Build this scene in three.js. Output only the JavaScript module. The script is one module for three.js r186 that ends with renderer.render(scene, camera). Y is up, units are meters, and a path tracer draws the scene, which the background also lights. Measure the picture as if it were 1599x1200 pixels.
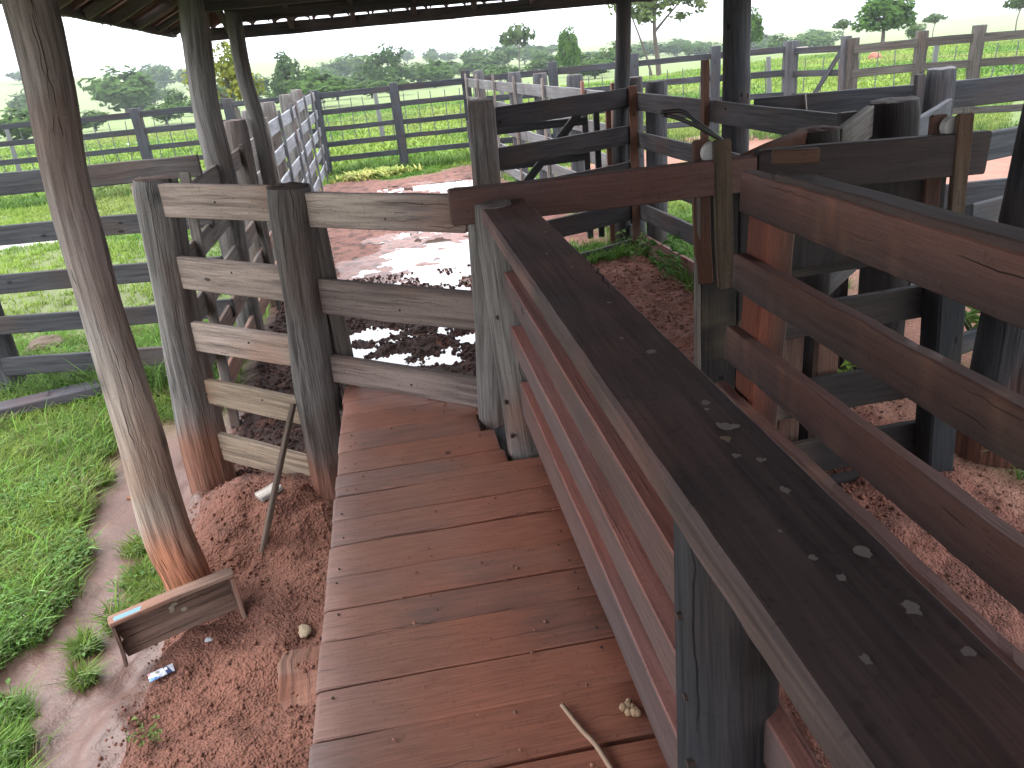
import * as THREE from 'three';
import { mergeGeometries, toCreasedNormals } from 'three/addons/utils/BufferGeometryUtils.js';

// ------------------------------------------------------------------ camera, sky, sun, exposure
const scene = new THREE.Scene();
const camera = new THREE.PerspectiveCamera(52.0, 4 / 3, 0.05, 3000);
camera.rotation.order = 'YXZ';
camera.rotation.set(THREE.MathUtils.degToRad(-23.4206), THREE.MathUtils.degToRad(-6.9034), THREE.MathUtils.degToRad(-5.7106));
camera.position.set(0, 2.4, 0);
scene.add(camera);

const renderer = new THREE.WebGLRenderer({ antialias: true });
renderer.setSize(1024, 768);
renderer.toneMapping = THREE.LinearToneMapping;
renderer.toneMappingExposure = 4.6;
renderer.shadowMap.enabled = true;

function mulberry(a) { return () => { a |= 0; a = a + 0x6D2B79F5 | 0; let t = Math.imul(a ^ a >>> 15, 1 | a); t = t + Math.imul(t ^ t >>> 7, 61 | t) ^ t; return ((t ^ t >>> 14) >>> 0) / 4294967296; }; }
const rnd = mulberry(20240517);
const rr = (a, b) => a + (b - a) * rnd();
const clamp = (x, a, b) => Math.min(b, Math.max(a, x));
const lerp = (a, b, t) => a + (b - a) * t;
const sstep = (a, b, x) => { const t = clamp((x - a) / (b - a), 0, 1); return t * t * (3 - 2 * t); };

// seeded value noise
const PERM = (() => { const r = mulberry(77), p = new Float32Array(4096); for (let i = 0; i < 4096; i++) p[i] = r(); return p; })();
const hash3 = (x, y, z) => PERM[(Math.imul(x, 73856093) ^ Math.imul(y, 19349663) ^ Math.imul(z, 83492791)) >>> 7 & 4095];
function vnoise(x, y, z = 0) {
  const xi = Math.floor(x), yi = Math.floor(y), zi = Math.floor(z);
  let fx = x - xi, fy = y - yi, fz = z - zi;
  fx = fx * fx * (3 - 2 * fx); fy = fy * fy * (3 - 2 * fy); fz = fz * fz * (3 - 2 * fz);
  const a = (i, j, k) => hash3(xi + i, yi + j, zi + k);
  const c0 = lerp(lerp(a(0, 0, 0), a(1, 0, 0), fx), lerp(a(0, 1, 0), a(1, 1, 0), fx), fy);
  if (fz === 0) return c0;
  return lerp(c0, lerp(lerp(a(0, 0, 1), a(1, 0, 1), fx), lerp(a(0, 1, 1), a(1, 1, 1), fx), fy), fz);
}
function fbm(x, y, o = 4, z = 0) { let s = 0, a = 0.5, n = 0; for (let i = 0; i < o; i++) { s += a * vnoise(x, y, z + i * 7.3); n += a; x = x * 2.03 + 11.7; y = y * 2.03 + 5.1; z *= 2.03; a *= 0.5; } return s / n; }
// periodic 2D noise for textures
function pnoise(x, y, px, py, s) {
  const xi = Math.floor(x), yi = Math.floor(y); let fx = x - xi, fy = y - yi;
  fx = fx * fx * (3 - 2 * fx); fy = fy * fy * (3 - 2 * fy);
  const X0 = ((xi % px) + px) % px, X1 = (X0 + 1) % px, Y0 = ((yi % py) + py) % py, Y1 = (Y0 + 1) % py;
  return lerp(lerp(hash3(X0, Y0, s), hash3(X1, Y0, s), fx), lerp(hash3(X0, Y1, s), hash3(X1, Y1, s), fx), fy);
}
function pfbm(u, v, fx, fy, o, s) { let r = 0, a = 0.5, n = 0; for (let i = 0; i < o; i++) { r += a * pnoise(u * fx, v * fy, fx, fy, s + i * 13); n += a; fx *= 2; fy *= 2; a *= 0.5; } return r / n; }

// overcast sky: white cloud, brighter overhead
{
  const W = 512, H = 256, d = new Float32Array(W * H * 4);
  for (let j = 0; j < H; j++) for (let i = 0; i < W; i++) {
    const el = ((j + 0.5) / H - 0.5) * Math.PI, s = Math.max(0, Math.sin(el));
    const c = pfbm(i / W, j / H, 8, 6, 4, 5) - 0.5;
    const L = (0.62 + 0.62 * s) * (1 + 0.22 * c * sstep(0, 0.25, s));
    const k = (j * W + i) * 4;
    d[k] = L * 0.94; d[k + 1] = L * 0.985; d[k + 2] = L * 1.07; d[k + 3] = 1;
  }
  const t = new THREE.DataTexture(d, W, H, THREE.RGBAFormat, THREE.FloatType);
  t.mapping = THREE.EquirectangularReflectionMapping; t.magFilter = THREE.LinearFilter; t.minFilter = THREE.LinearFilter; t.wrapS = THREE.RepeatWrapping; t.needsUpdate = true;
  scene.background = t; scene.environment = t;
}
const sun = new THREE.DirectionalLight(new THREE.Color(1, 0.96, 0.9), 0.6);
sun.position.set(-40, 60, -28);
sun.castShadow = true; sun.shadow.radius = 30; sun.shadow.mapSize.set(2048, 2048);
Object.assign(sun.shadow.camera, { left: -40, right: 40, top: 40, bottom: -40, near: 1, far: 200 });
scene.add(sun); scene.add(sun.target);
scene.fog = new THREE.FogExp2(new THREE.Color(0.80, 0.86, 0.9), 0.00045);

// ------------------------------------------------------------------ textures
const V = (x, y, z) => new THREE.Vector3(x, y, z);
const toByte = (l) => { l = clamp(l, 0, 1); return 255 * (l <= 0.0031308 ? 12.92 * l : 1.055 * Math.pow(l, 1 / 2.4) - 0.055); };
function dataTex(W, H, data, srgb, rx, ry) {
  const t = new THREE.DataTexture(data, W, H, THREE.RGBAFormat, THREE.UnsignedByteType);
  t.magFilter = THREE.LinearFilter; t.minFilter = THREE.LinearMipmapLinearFilter; t.generateMipmaps = true;
  t.wrapS = t.wrapT = THREE.RepeatWrapping; t.repeat.set(rx, ry);
  if (srgb) t.colorSpace = THREE.SRGBColorSpace;
  t.needsUpdate = true; return t;
}
// wood: u along the grain (2.4 m), v across (0.8 m)
function woodTex(W, H, seed, pal, o) {
  const col = new Uint8Array(W * H * 4), bmp = new Uint8Array(W * H * 4), r = mulberry(seed);
  const knots = []; for (let i = 0; i < o.knots; i++) knots.push([r(), r(), 0.006 + r() * 0.008, 0.012 + r() * 0.012]);
  const cm = new Float32Array(W * H);
  for (let n = 0; n < o.cracks * 70; n++) {
    const len = 0.03 + 0.16 * r() ** 2, u0 = r(), v0 = r(), wid = (0.6 + 1.6 * r()) * W / 2048, str = 0.45 + 0.55 * r(), a = r() * 50, sl = (r() - 0.5) * 0.06;
    for (let q = 0; q < len * W; q++) {
      const f = q / (len * W), wd = wid * Math.sin(Math.PI * f) ** 0.6, vc = (v0 + sl * f * len + (vnoise(a + f * len * 60, n) - 0.5) * 0.012) * H, iu = Math.floor(u0 * W + q) % W;
      for (let e = -3; e <= 3; e++) { const jj = ((Math.floor(vc) + e) % H + H) % H, d = Math.abs(Math.floor(vc) + e + 0.5 - vc), m = str * clamp(wd + 0.5 - d, 0, 1); if (m > cm[jj * W + iu]) cm[jj * W + iu] = m; }
    }
  }
  for (let j = 0; j < H; j++) for (let i = 0; i < W; i++) {
    const u = i / W, v = j / H;
    let warp = (pfbm(u, v, 5, 4, 3, seed) - 0.5) * 0.05 * o.wave, kd = 0;
    for (const k of knots) {
      let du = Math.abs(u - k[0]); du = Math.min(du, 1 - du); let dv = v - k[1]; dv -= Math.round(dv);
      const e = Math.hypot(du / k[2], dv / k[3]);
      if (e < 5) { warp += Math.sign(dv) * 0.02 * Math.exp(-e * e / 4); kd = Math.max(kd, 1 - sstep(0.5, 1.15, e + (r() - 0.5) * 0.06)); }
    }
    const w = v + warp;
    const s1 = pnoise(u * 6, w * 40, 6, 40, seed + 1), s2 = pnoise(u * 14, w * 110, 14, 110, seed + 2), s3 = pnoise(u * 40, w * 260, 40, 260, seed + 3);
    const st = 0.45 * s1 + 0.33 * s2 + 0.22 * s3;
    const crack = cm[j * W + i];
    const patch = pfbm(u, v, 5, 3, 4, seed + 5);
    const speck = sstep(0.8, 0.9, pnoise(u * 300, v * 100, 300, 100, seed + 6));
    const dirt = sstep(0.5 - o.dirtSoft, 0.5 + o.dirtSoft, patch + (o.dirt - 0.5) + 0.16 * (s2 - 0.5)) ;
    const t = clamp((st - 0.25) * 2, 0, 1), dk = clamp(crack + kd * 0.85, 0, 1), tone = 0.8 + 0.4 * pfbm(u, v, 3, 6, 3, seed + 7);
    const k = (j * W + i) * 4;
    for (let c = 0; c < 3; c++) {
      let x = lerp(pal.base[c], pal.light[c], t) * tone;
      x = lerp(x, pal.dirt[c] * (0.8 + 0.4 * s3), dirt * o.dirtMax);
      x = lerp(x, pal.dark[c], dk);
      x *= 1 - 0.25 * speck * o.speck;
      col[k + c] = toByte(x);
    }
    col[k + 3] = 255;
    const h = clamp((0.35 + 0.55 * st) * (1 - 0.9 * dk) + 0.08 * dirt, 0, 1) * 255;
    bmp[k] = bmp[k + 1] = bmp[k + 2] = h; bmp[k + 3] = 255;
  }
  return { map: dataTex(W, H, col, true, 1 / 2.4, 1 / 0.8), bump: dataTex(W, H, bmp, false, 1 / 2.4, 1 / 0.8) };
}
const TX = {
  grey: woodTex(2048, 1024, 11, { base: [0.15, 0.125, 0.112], light: [0.31, 0.265, 0.235], dark: [0.03, 0.025, 0.022], dirt: [0.24, 0.14, 0.10] }, { knots: 5, wave: 0.5, cracks: 0.8, dirt: 0.42, dirtSoft: 0.16, dirtMax: 0.5, speck: 1 }),
  dark: woodTex(1024, 512, 23, { base: [0.040, 0.040, 0.044], light: [0.082, 0.080, 0.085], dark: [0.012, 0.011, 0.011], dirt: [0.085, 0.058, 0.048] }, { knots: 4, wave: 0.8, cracks: 1, dirt: 0.42, dirtSoft: 0.2, dirtMax: 0.6, speck: 0.6 }),
  red: woodTex(2048, 1024, 37, { base: [0.14, 0.086, 0.071], light: [0.18, 0.118, 0.1], dark: [0.035, 0.018, 0.014], dirt: [0.245, 0.112, 0.075] }, { knots: 2, wave: 0.5, cracks: 0.3, dirt: 0.70, dirtSoft: 0.28, dirtMax: 0.93, speck: 0.6 }),
  rail: woodTex(2048, 1024, 53, { base: [0.0255, 0.021, 0.0205], light: [0.052, 0.042, 0.041], dark: [0.009, 0.0075, 0.007], dirt: [0.056, 0.036, 0.033] }, { knots: 1, wave: 0.5, cracks: 0.25, dirt: 0.42, dirtSoft: 0.25, dirtMax: 0.6, speck: 0.8 }),
};
TX.bark = woodTex(2048, 1024, 71, { base: [0.135, 0.119, 0.112], light: [0.34, 0.308, 0.29], dark: [0.02, 0.016, 0.014], dirt: [0.20, 0.135, 0.11] }, { knots: 0, wave: 0.3, cracks: 1, dirt: 0.44, dirtSoft: 0.12, dirtMax: 0.5, speck: 0.5 });
TX.mauve = woodTex(2048, 1024, 97, { base: [0.115, 0.086, 0.082], light: [0.165, 0.132, 0.13], dark: [0.03, 0.02, 0.018], dirt: [0.175, 0.098, 0.08] }, { knots: 2, wave: 0.5, cracks: 0.4, dirt: 0.5, dirtSoft: 0.25, dirtMax: 0.7, speck: 0.8 });
TX.pale = woodTex(1024, 512, 83, { base: [0.27, 0.262, 0.265], light: [0.47, 0.46, 0.465], dark: [0.06, 0.055, 0.055], dirt: [0.25, 0.215, 0.2] }, { knots: 3, wave: 0.5, cracks: 0.6, dirt: 0.42, dirtSoft: 0.16, dirtMax: 0.5, speck: 0.6 });
const wood = (t, bump, rough, spec = 0.4) => new THREE.MeshPhysicalMaterial({ map: t.map, bumpMap: t.bump, bumpScale: bump, roughness: rough, specularIntensity: spec, vertexColors: true });
const M = {
  grey: wood(TX.grey, 0.004, 0.85), log: wood(TX.bark, 0.012, 0.88), dark: wood(TX.dark, 0.004, 0.8, 0.45), darkLog: wood(TX.dark, 0.01, 0.85, 0.3),
  mauve: wood(TX.mauve, 0.003, 0.72, 0.5), pale: wood(TX.pale, 0.004, 0.8, 0.6), deck: wood(TX.red, 0.0025, 0.6, 0.7), red: wood(TX.red, 0.003, 0.75), rail: wood(TX.rail, 0.0025, 0.72, 0.45), railLog: wood(TX.rail, 0.008, 0.8),
  plain: new THREE.MeshStandardMaterial({ roughness: 0.9, vertexColors: true }),
  steel: new THREE.MeshStandardMaterial({ color: new THREE.Color(0.06, 0.055, 0.05), roughness: 0.5, metalness: 0.7 }),
  iron: new THREE.MeshStandardMaterial({ color: new THREE.Color(0.05, 0.032, 0.026), roughness: 0.8, metalness: 0.2 }),
};
M.plain.color.setRGB(1, 1, 1);

// ------------------------------------------------------------------ naming and grouping
const used = new Map();
function numbered(n) { const k = used.get(n) || 0; used.set(n, k + 1); return k ? `${n}_${String(k).padStart(3, '0')}` : n; }
function tag(o, label, category, group, kind) { o.userData.label = label; if (category) o.userData.category = category; if (group) o.userData.group = group; if (kind) o.userData.kind = kind; return o; }
function thing(name, label, category, at = V(0, 0, 0), group) { const o = new THREE.Group(); o.name = numbered(name); o.position.copy(at); scene.add(o); return tag(o, label, category, group); }
function mesh(name, geo, mat, parent) {
  const m = new THREE.Mesh(geo, mat); m.castShadow = m.receiveShadow = true;
  if (parent) { m.name = name; parent.add(m); } else { m.name = numbered(name); scene.add(m); }
  return m;
}
function structure(name, geo, mat, label) { const m = mesh(name, geo, mat); m.userData.kind = 'structure'; if (label) m.userData.label = label; return m; }
const origin = (o) => { const p = V(0, 0, 0); while (o && o !== scene) { p.add(o.position); o = o.parent; } return p; };

// ------------------------------------------------------------------ wood shapes
let plankSeed = 1;
// a sawn board from a to b (axis points), height h along `up`, thickness t across
function plankGeo(a, b, h, t, o = {}) {
  const seed = plankSeed++, q = mulberry(seed * 9176 + 5), ax = b.clone().sub(a), L = ax.length(); ax.normalize();
  const up = (o.up || V(0, 1, 0)).clone(); up.addScaledVector(ax, -up.dot(ax)).normalize();
  const sd = V(0, 0, 0).crossVectors(ax, up).normalize();
  const c = Math.min(o.ch ?? 0.005, h * 0.3, t * 0.3), rough = o.rough ?? 0.003, hh = h / 2, ht = t / 2;
  const sec = [[-ht + c, -hh], [ht - c, -hh], [ht, -hh + c], [ht, hh - c], [ht - c, hh], [-ht + c, hh], [-ht, hh - c], [-ht, -hh + c]];
  const n = Math.max(2, Math.ceil(L / (o.seg || 0.28))), pos = [], uv = [], colr = [], idx = [];
  const u0 = q() * 2.4, v0 = q() * 0.8, tint = o.tint ?? 1, tv = tint * (1 + (q() - 0.5) * (o.vary ?? 0.3));
  const tc = o.color || [1, 1, 1], bow = (q() - 0.5) * (o.bow ?? 0.01);
  const stations = [0]; const ec = Math.min(o.endCh ?? 0.006, L * 0.2); stations.push(ec); for (let i = 1; i < n; i++) stations.push(L * i / n); stations.push(L - ec, L);
  const skewA = o.skewA || 0, skewB = o.skewB || 0;
  const per = []; { let s = 0; for (let k = 0; k <= 8; k++) { per.push(s); const p0 = sec[k % 8], p1 = sec[(k + 1) % 8]; s += Math.hypot(p1[0] - p0[0], p1[1] - p0[1]); } }
  const P = V(0, 0, 0);
  stations.forEach((s, si) => {
    const end = si === 0 || si === stations.length - 1, f = end ? 1 - Math.min(0.5, (o.endCh ?? 0.006) / Math.min(h, t)) : 1;
    for (let k = 0; k <= 8; k++) {
      const [x, y] = sec[k % 8];
      const sk = lerp(skewA, skewB, s / L) * (x / t);
      P.copy(a).addScaledVector(ax, s + sk).addScaledVector(sd, o.endV ? x : x * f).addScaledVector(up, (o.endV && y < 0 ? y : y * f) + bow * Math.sin(Math.PI * s / L));
      const nz = (kk) => (vnoise(P.x * 5 + seed * 3.1 + kk * 17, P.y * 5 + kk * 5, P.z * 5) - 0.5) * 2 * rough + (vnoise(P.x * 19 + seed + kk * 31, P.y * 19, P.z * 19) - 0.5) * rough;
      P.addScaledVector(sd, nz(1)).addScaledVector(up, nz(2));
      pos.push(P.x, P.y, P.z); uv.push(u0 + s, v0 + per[k]);
      let cm = [tv * tc[0], tv * tc[1], tv * tc[2]];
      if (o.shade) cm = o.shade(P, cm, s / L, x, y);
      colr.push(cm[0], cm[1], cm[2]);
    }
  });
  const R = 9;
  for (let i = 0; i < stations.length - 1; i++) for (let k = 0; k < 8; k++) { const A = i * R + k, B = A + 1, C = A + R, D = C + 1; idx.push(A, B, C, B, D, C); }
  for (const e of [0, stations.length - 1]) {
    const base = pos.length / 3, m = V(0, 0, 0);
    for (let k = 0; k < 8; k++) { const p = (e * R + k) * 3; pos.push(pos[p], pos[p + 1], pos[p + 2]); uv.push(u0 + sec[k][1] * 0.4, v0 + sec[k][0]); colr.push(colr[p] * 0.85, colr[p + 1] * 0.82, colr[p + 2] * 0.8); }
    for (let k = 1; k < 7; k++) e ? idx.push(base, base + k, base + k + 1) : idx.push(base, base + k + 1, base + k);
  }
  return finish(pos, uv, colr, idx, 0.7);
}
function finish(pos, uv, col, idx, crease) {
  const g = new THREE.BufferGeometry();
  g.setAttribute('position', new THREE.Float32BufferAttribute(pos, 3)); g.setAttribute('uv', new THREE.Float32BufferAttribute(uv, 2));
  if (col) g.setAttribute('color', new THREE.Float32BufferAttribute(col, 3));
  g.setIndex(idx);
  // outward winding
  if (crease) return toCreasedNormals(g, crease);
  g.computeVertexNormals(); return g;
}
// a round log through points [x, y, z, radius]
let logSeed = 1;
function logGeo(pts, o = {}) {
  const seed = logSeed++, q = mulberry(seed * 771 + 3), ring = o.ring || 26, curve = new THREE.CatmullRomCurve3(pts.map((p) => V(p[0], p[1], p[2])));
  const L = curve.getLength(), n = Math.max(4, Math.ceil(L / (o.step || 0.07))), pos = [], uv = [], col = [], idx = [];
  const u0 = q() * 2, v0 = q(), tint = (o.tint ?? 1) * (1 + (q() - 0.5) * 0.2), rough = o.rough ?? 0.06, flat = o.flat ?? 0, fa = q() * 6.28, knots = [];
  for (let i = 0; i < (o.knots ?? 4); i++) knots.push([q() * L, q() * 6.28, 0.05 + q() * 0.06, (q() - 0.35) * 0.16]);
  const crk = []; for (let i = 0; i < (o.cracks ?? 3); i++) crk.push([q() * 6.28, q() * L, 0.3 + q() * 0.9, 0.05 + q() * 0.05]);
  const X = V(0, 0, 0), Z = V(0, 0, 0), T = V(0, 0, 0), P = V(0, 0, 0);
  const rad = (t) => { const f = t * (pts.length - 1), i = Math.min(pts.length - 2, Math.floor(f)); return lerp(pts[i][3], pts[i + 1][3], f - i); };
  const push = (t, a, k, u) => {
    const s = t * L; let r = rad(t); const ca = Math.cos(a), sa = Math.sin(a);
    let d = (fbm(ca * 1.7 + seed * 5, s * 1.3, 3, sa * 1.7) - 0.5) * 2.2 * rough + (vnoise(ca * 6 + seed, s * 1.1, sa * 6) - 0.5) * rough * 0.9 + (vnoise(ca * 13 + seed, s * 3, sa * 13) - 0.5) * rough * 0.45;
    let kdk = 0, dk0 = 1; for (const kn of knots) { const ds = (s - kn[0]) / (kn[2] * 1.6); let da = Math.abs(a - kn[1]); da = Math.min(da, 6.2832 - da) * r / kn[2]; const ke = Math.exp(-ds * ds - da * da); d += kn[3] * ke; kdk = Math.max(kdk, Math.exp(-(ds * ds + da * da) * 7)); }
    dk0 = 1 - 0.6 * kdk;
    let dk = dk0;
    for (const c of crk) { let da = a - c[0] - (vnoise(s * 4, c[0] * 9) - 0.5) * 0.25; da = Math.abs(da - Math.round(da / 6.2832) * 6.2832); const ls = Math.abs(s - c[1]) / c[2]; if (ls < 1) { const m = Math.exp(-da * da * 220) * (1 - ls * ls); d -= c[3] * m; dk -= 0.6 * m; } }
    if (flat) { const fc = Math.cos(a - fa); d -= flat * Math.max(0, fc - 0.75) * 2; }
    r *= (1 + d) * k;
    P.copy(curve.getPointAt(clamp(t, 0, 1))).addScaledVector(X, ca * r).addScaledVector(Z, sa * r);
    pos.push(P.x, P.y, P.z); uv.push(u0 + s * 1.0, v0 + a * rad(t) * 1.0);
    let c = [tint * dk, tint * dk, tint * dk]; if (o.shade) c = o.shade(P, c, a, t); col.push(...c);
  };
  const rings = []; for (let i = 0; i <= n; i++) rings.push([i / n, 1]);
  rings[0][1] = 0.97; rings[n][1] = 0.93;
  const rows = [];
  const frame = (t) => { T.copy(curve.getTangentAt(clamp(t, 0, 1))); X.set(1, 0, 0).addScaledVector(T, -T.x).normalize(); Z.crossVectors(T, X).negate().normalize(); };
  for (const [t, k] of rings) { frame(t); rows.push(pos.length / 3); for (let j = 0; j <= ring; j++) push(t, (j % ring) / ring * Math.PI * 2, k, 0); }
  // fix v on the seam column
  for (const r0 of rows) { uv[(r0 + ring) * 2 + 1] = uv[r0 * 2 + 1] + Math.PI * 2 * rad(0.5); }
  for (let i = 0; i < n; i++) for (let j = 0; j < ring; j++) { const A = rows[i] + j, B = A + 1, C = rows[i + 1] + j, D = C + 1; idx.push(A, C, B, B, C, D); }
  // top: two inner rings, slightly uneven
  frame(1); let prev = rows[n]; const topC = curve.getPointAt(1);
  for (const k of [0.97, 0.8, 0.4, 0.0]) {
    const r0 = pos.length / 3;
    for (let j = 0; j <= ring; j++) {
      const a = (j % ring) / ring * Math.PI * 2, src = (rows[n] + (j % ring)) * 3;
      const px = lerp(topC.x, pos[src], k), py = lerp(topC.y, pos[src + 1], k), pz = lerp(topC.z, pos[src + 2], k);
      pos.push(px, py + (k < 0.9 ? 0.006 : 0.003) + (vnoise(px * 40 + seed, pz * 40) - 0.5) * 0.012, pz); uv.push(u0 + k * 0.05 * Math.cos(a), v0 + k * 0.1 * Math.sin(a) + 0.3);
      const cc = o.topTint || [1, 0.9, 0.85]; col.push(tint * cc[0], tint * cc[1], tint * cc[2]);
    }
    for (let j = 0; j < ring; j++) { const A = prev + j, B = A + 1, C = r0 + j, D = C + 1; idx.push(A, C, B, B, C, D); }
    prev = r0;
  }
  return finish(pos, uv, col, idx, 0.9);
}
const shift = (g, parent) => { const p = origin(parent); return g.translate(-p.x, -p.y, -p.z); };
const plank = (parent, name, a, b, h, t, mat, o) => mesh(name, shift(plankGeo(a, b, h, t, o), parent), mat, parent);
const log = (parent, name, pts, mat, o) => mesh(name, shift(logGeo(pts, o), parent), mat, parent);
// red mud splashed on the foot of a post
const muddy = (top, strength = 1, mud = [1.35, 0.72, 0.52]) => (P, c) => {
  const m = strength * (1 - sstep(top * 0.35, top, P.y + (vnoise(P.x * 9, P.y * 4, P.z * 9) - 0.5) * top * 0.9));
  return [c[0] * lerp(1, mud[0], m), c[1] * lerp(1, mud[1], m), c[2] * lerp(1, mud[2], m)];
};
function boltGeo(r, len) { const g = new THREE.CylinderGeometry(r, r * 1.1, len, 8); return g; }
const nailG2 = new THREE.CylinderGeometry(0.006, 0.006, 0.004, 8), boltG = boltGeo(0.009, 0.012), nailG = boltGeo(0.0036, 0.004);

// ------------------------------------------------------------------ terrain
const penIn = (x, z) => sstep(-1.62, -1.42, x) * (1 - sstep(2.55 + (z < -9 ? -(z + 9) * -0.09 : 0), 2.75 + (z < -9 ? (z + 9) * 0.09 : 0), x)) * sstep(-17.6, -16.9, z + (vnoise(x * 1.3, 4) - 0.5) * 0.9) * (1 - sstep(-4.2, -3.9, z));
const blob = (x, z, cx, cz, rx, rz) => Math.exp(-(((x - cx) / rx) ** 2) - ((z - cz) / rz) ** 2);
function puddle(x, z) { return clamp(Math.max(blob(x, z, 0.35, -9.9, 0.95, 1.9), 1.05 * blob(x, z, 0.1, -6.7, 1.3, 1.35), 0.95 * blob(x, z, 0.95, -15.2, 0.9, 0.7), 0.75 * blob(x, z, -0.4, -13.6, 0.9, 0.5), 0.9 * blob(x, z, 0.55, -12.4, 0.6, 0.8)), 0, 1); }
function leftPuddle(x, z) { return x < -2 ? blob(x, z, -6.6, -14.9, 2.3, 0.75) : 0; }
const strip = (x, z) => sstep(-2.16, -2.02, x + (vnoise(z * 2.1, 9) - 0.5) * 0.34 + (vnoise(x * 6, z * 6) - 0.5) * 0.14) * (1 - sstep(-1.4, -1.3, x)) * sstep(-6.4, -5.2, z);
const tufts = [[-1.70, -4.0, 0.07], [-1.58, -3.7, 0.1], [-1.42, -3.36, 0.09], [-1.60, -3.4, 0.08], [-1.95, -2.85, 0.1], [-1.86, -2.62, 0.11], [-1.52, -3.55, 0.08], [-1.82, -2.38, 0.13], [-1.66, -2.98, 0.04], [-1.74, -3.2, 0.04]];
const tuftAt = (x, z) => { let m = 0; for (const t of tufts) { const d = Math.hypot(x - t[0], z - t[1]) / t[2]; m = Math.max(m, 1 - sstep(0.6, 1.15, d + (vnoise(x * 12, z * 12) - 0.5) * 0.5)); } return m; };
const track = [[2.9, -5.0], [4.6, -5.7], [7.3, -9], [9.6, -12.6], [7, -16.6], [4.4, -14.6]];
function trackAt(x, z) {
  if (x < 2.6) return 0; let m = 9;
  for (let i = 0; i < track.length - 1; i++) { const [ax, az] = track[i], [bx, bz] = track[i + 1], t = clamp(((x - ax) * (bx - ax) + (z - az) * (bz - az)) / ((bx - ax) ** 2 + (bz - az) ** 2), 0, 1); m = Math.min(m, Math.hypot(x - lerp(ax, bx, t), z - lerp(az, bz, t))); }
  return 1 - sstep(0.9, 1.3, m + (fbm(x * 0.9, z * 0.9, 3) - 0.5) * 1.4);
}
const shadeSoil = (x, z) => Math.max(sstep(-1.62, -1.42, x) * (1 - sstep(3.05, 3.35, x + (vnoise(x, z * 2) - 0.5) * 0.4)) * sstep(-4.6, -4.2, z), sstep(0.45, 0.7, x) * (1 - sstep(2.65, 2.8, x)) * sstep(-8.75, -8.5, z + (vnoise(x * 2, 7) - 0.5) * 0.3));
function grassMask(x, z) {
  let g = 1 - Math.max(penIn(x, z), shadeSoil(x, z), strip(x, z), sstep(0.3, 0.5, leftPuddle(x, z) + (fbm(x * 1.3, z * 1.3, 3) - 0.5) * 0.5), trackAt(x, z));
  if (x > 1.2 && x < 2.8 && z < -8.8 && z > -9.7) g = Math.max(g, sstep(0.45, 0.55, vnoise(x * 4, z * 4) + 0.1));
  if (z > -7 && x < 0) { g = Math.max(g, tuftAt(x, z)); }
  if (z > -14 && z < -5 && x < -1.5) g *= sstep(0.1, 0.2, fbm(x * 0.8 + 3, z * 0.8, 3));
  return clamp(g, 0, 1);
}
const interp = (k, d) => { for (let i = 0; i < k.length - 1; i++) if (d < k[i + 1][0]) { const t = (d - k[i][0]) / (k[i + 1][0] - k[i][0]); return lerp(k[i][1], k[i + 1][1], t * t * (3 - 2 * t) * 0.5 + t * 0.5); } return k[k.length - 1][1]; };
function farHeight(x, z) {
  const d = Math.hypot(x, z), th = Math.atan2(x, -z) * 57.3, R = sstep(15, 27, th);
  const hill = th < -26 ? 9 : th < -15 ? lerp(9, 5, (th + 26) / 11) : th < -4 ? lerp(5, 4.5, (th + 15) / 11) : th < 4 ? lerp(4.5, -3, (th + 4) / 8) : th < 20 ? lerp(-3, -5, (th - 4) / 16) : -5;
  const l = interp([[0, 0], [30, 0], [45, -0.3], [85, -2.0], [150, -3.2], [250, -4.2], [480, hill], [650, hill + 1], [1000, hill - 12], [2500, hill - 30]], d);
  const r = interp([[0, 0], [30, 0], [90, -0.85], [140, -4], [260, -9], [450, -8], [2500, -40]], d);
  return lerp(l, r, R) + (fbm(x * 0.02, z * 0.02, 3) - 0.5) * 2.4 * sstep(60, 260, d) + (fbm(x * 0.25, z * 0.25, 2) - 0.5) * 0.16 * sstep(14, 40, d);
}
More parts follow.
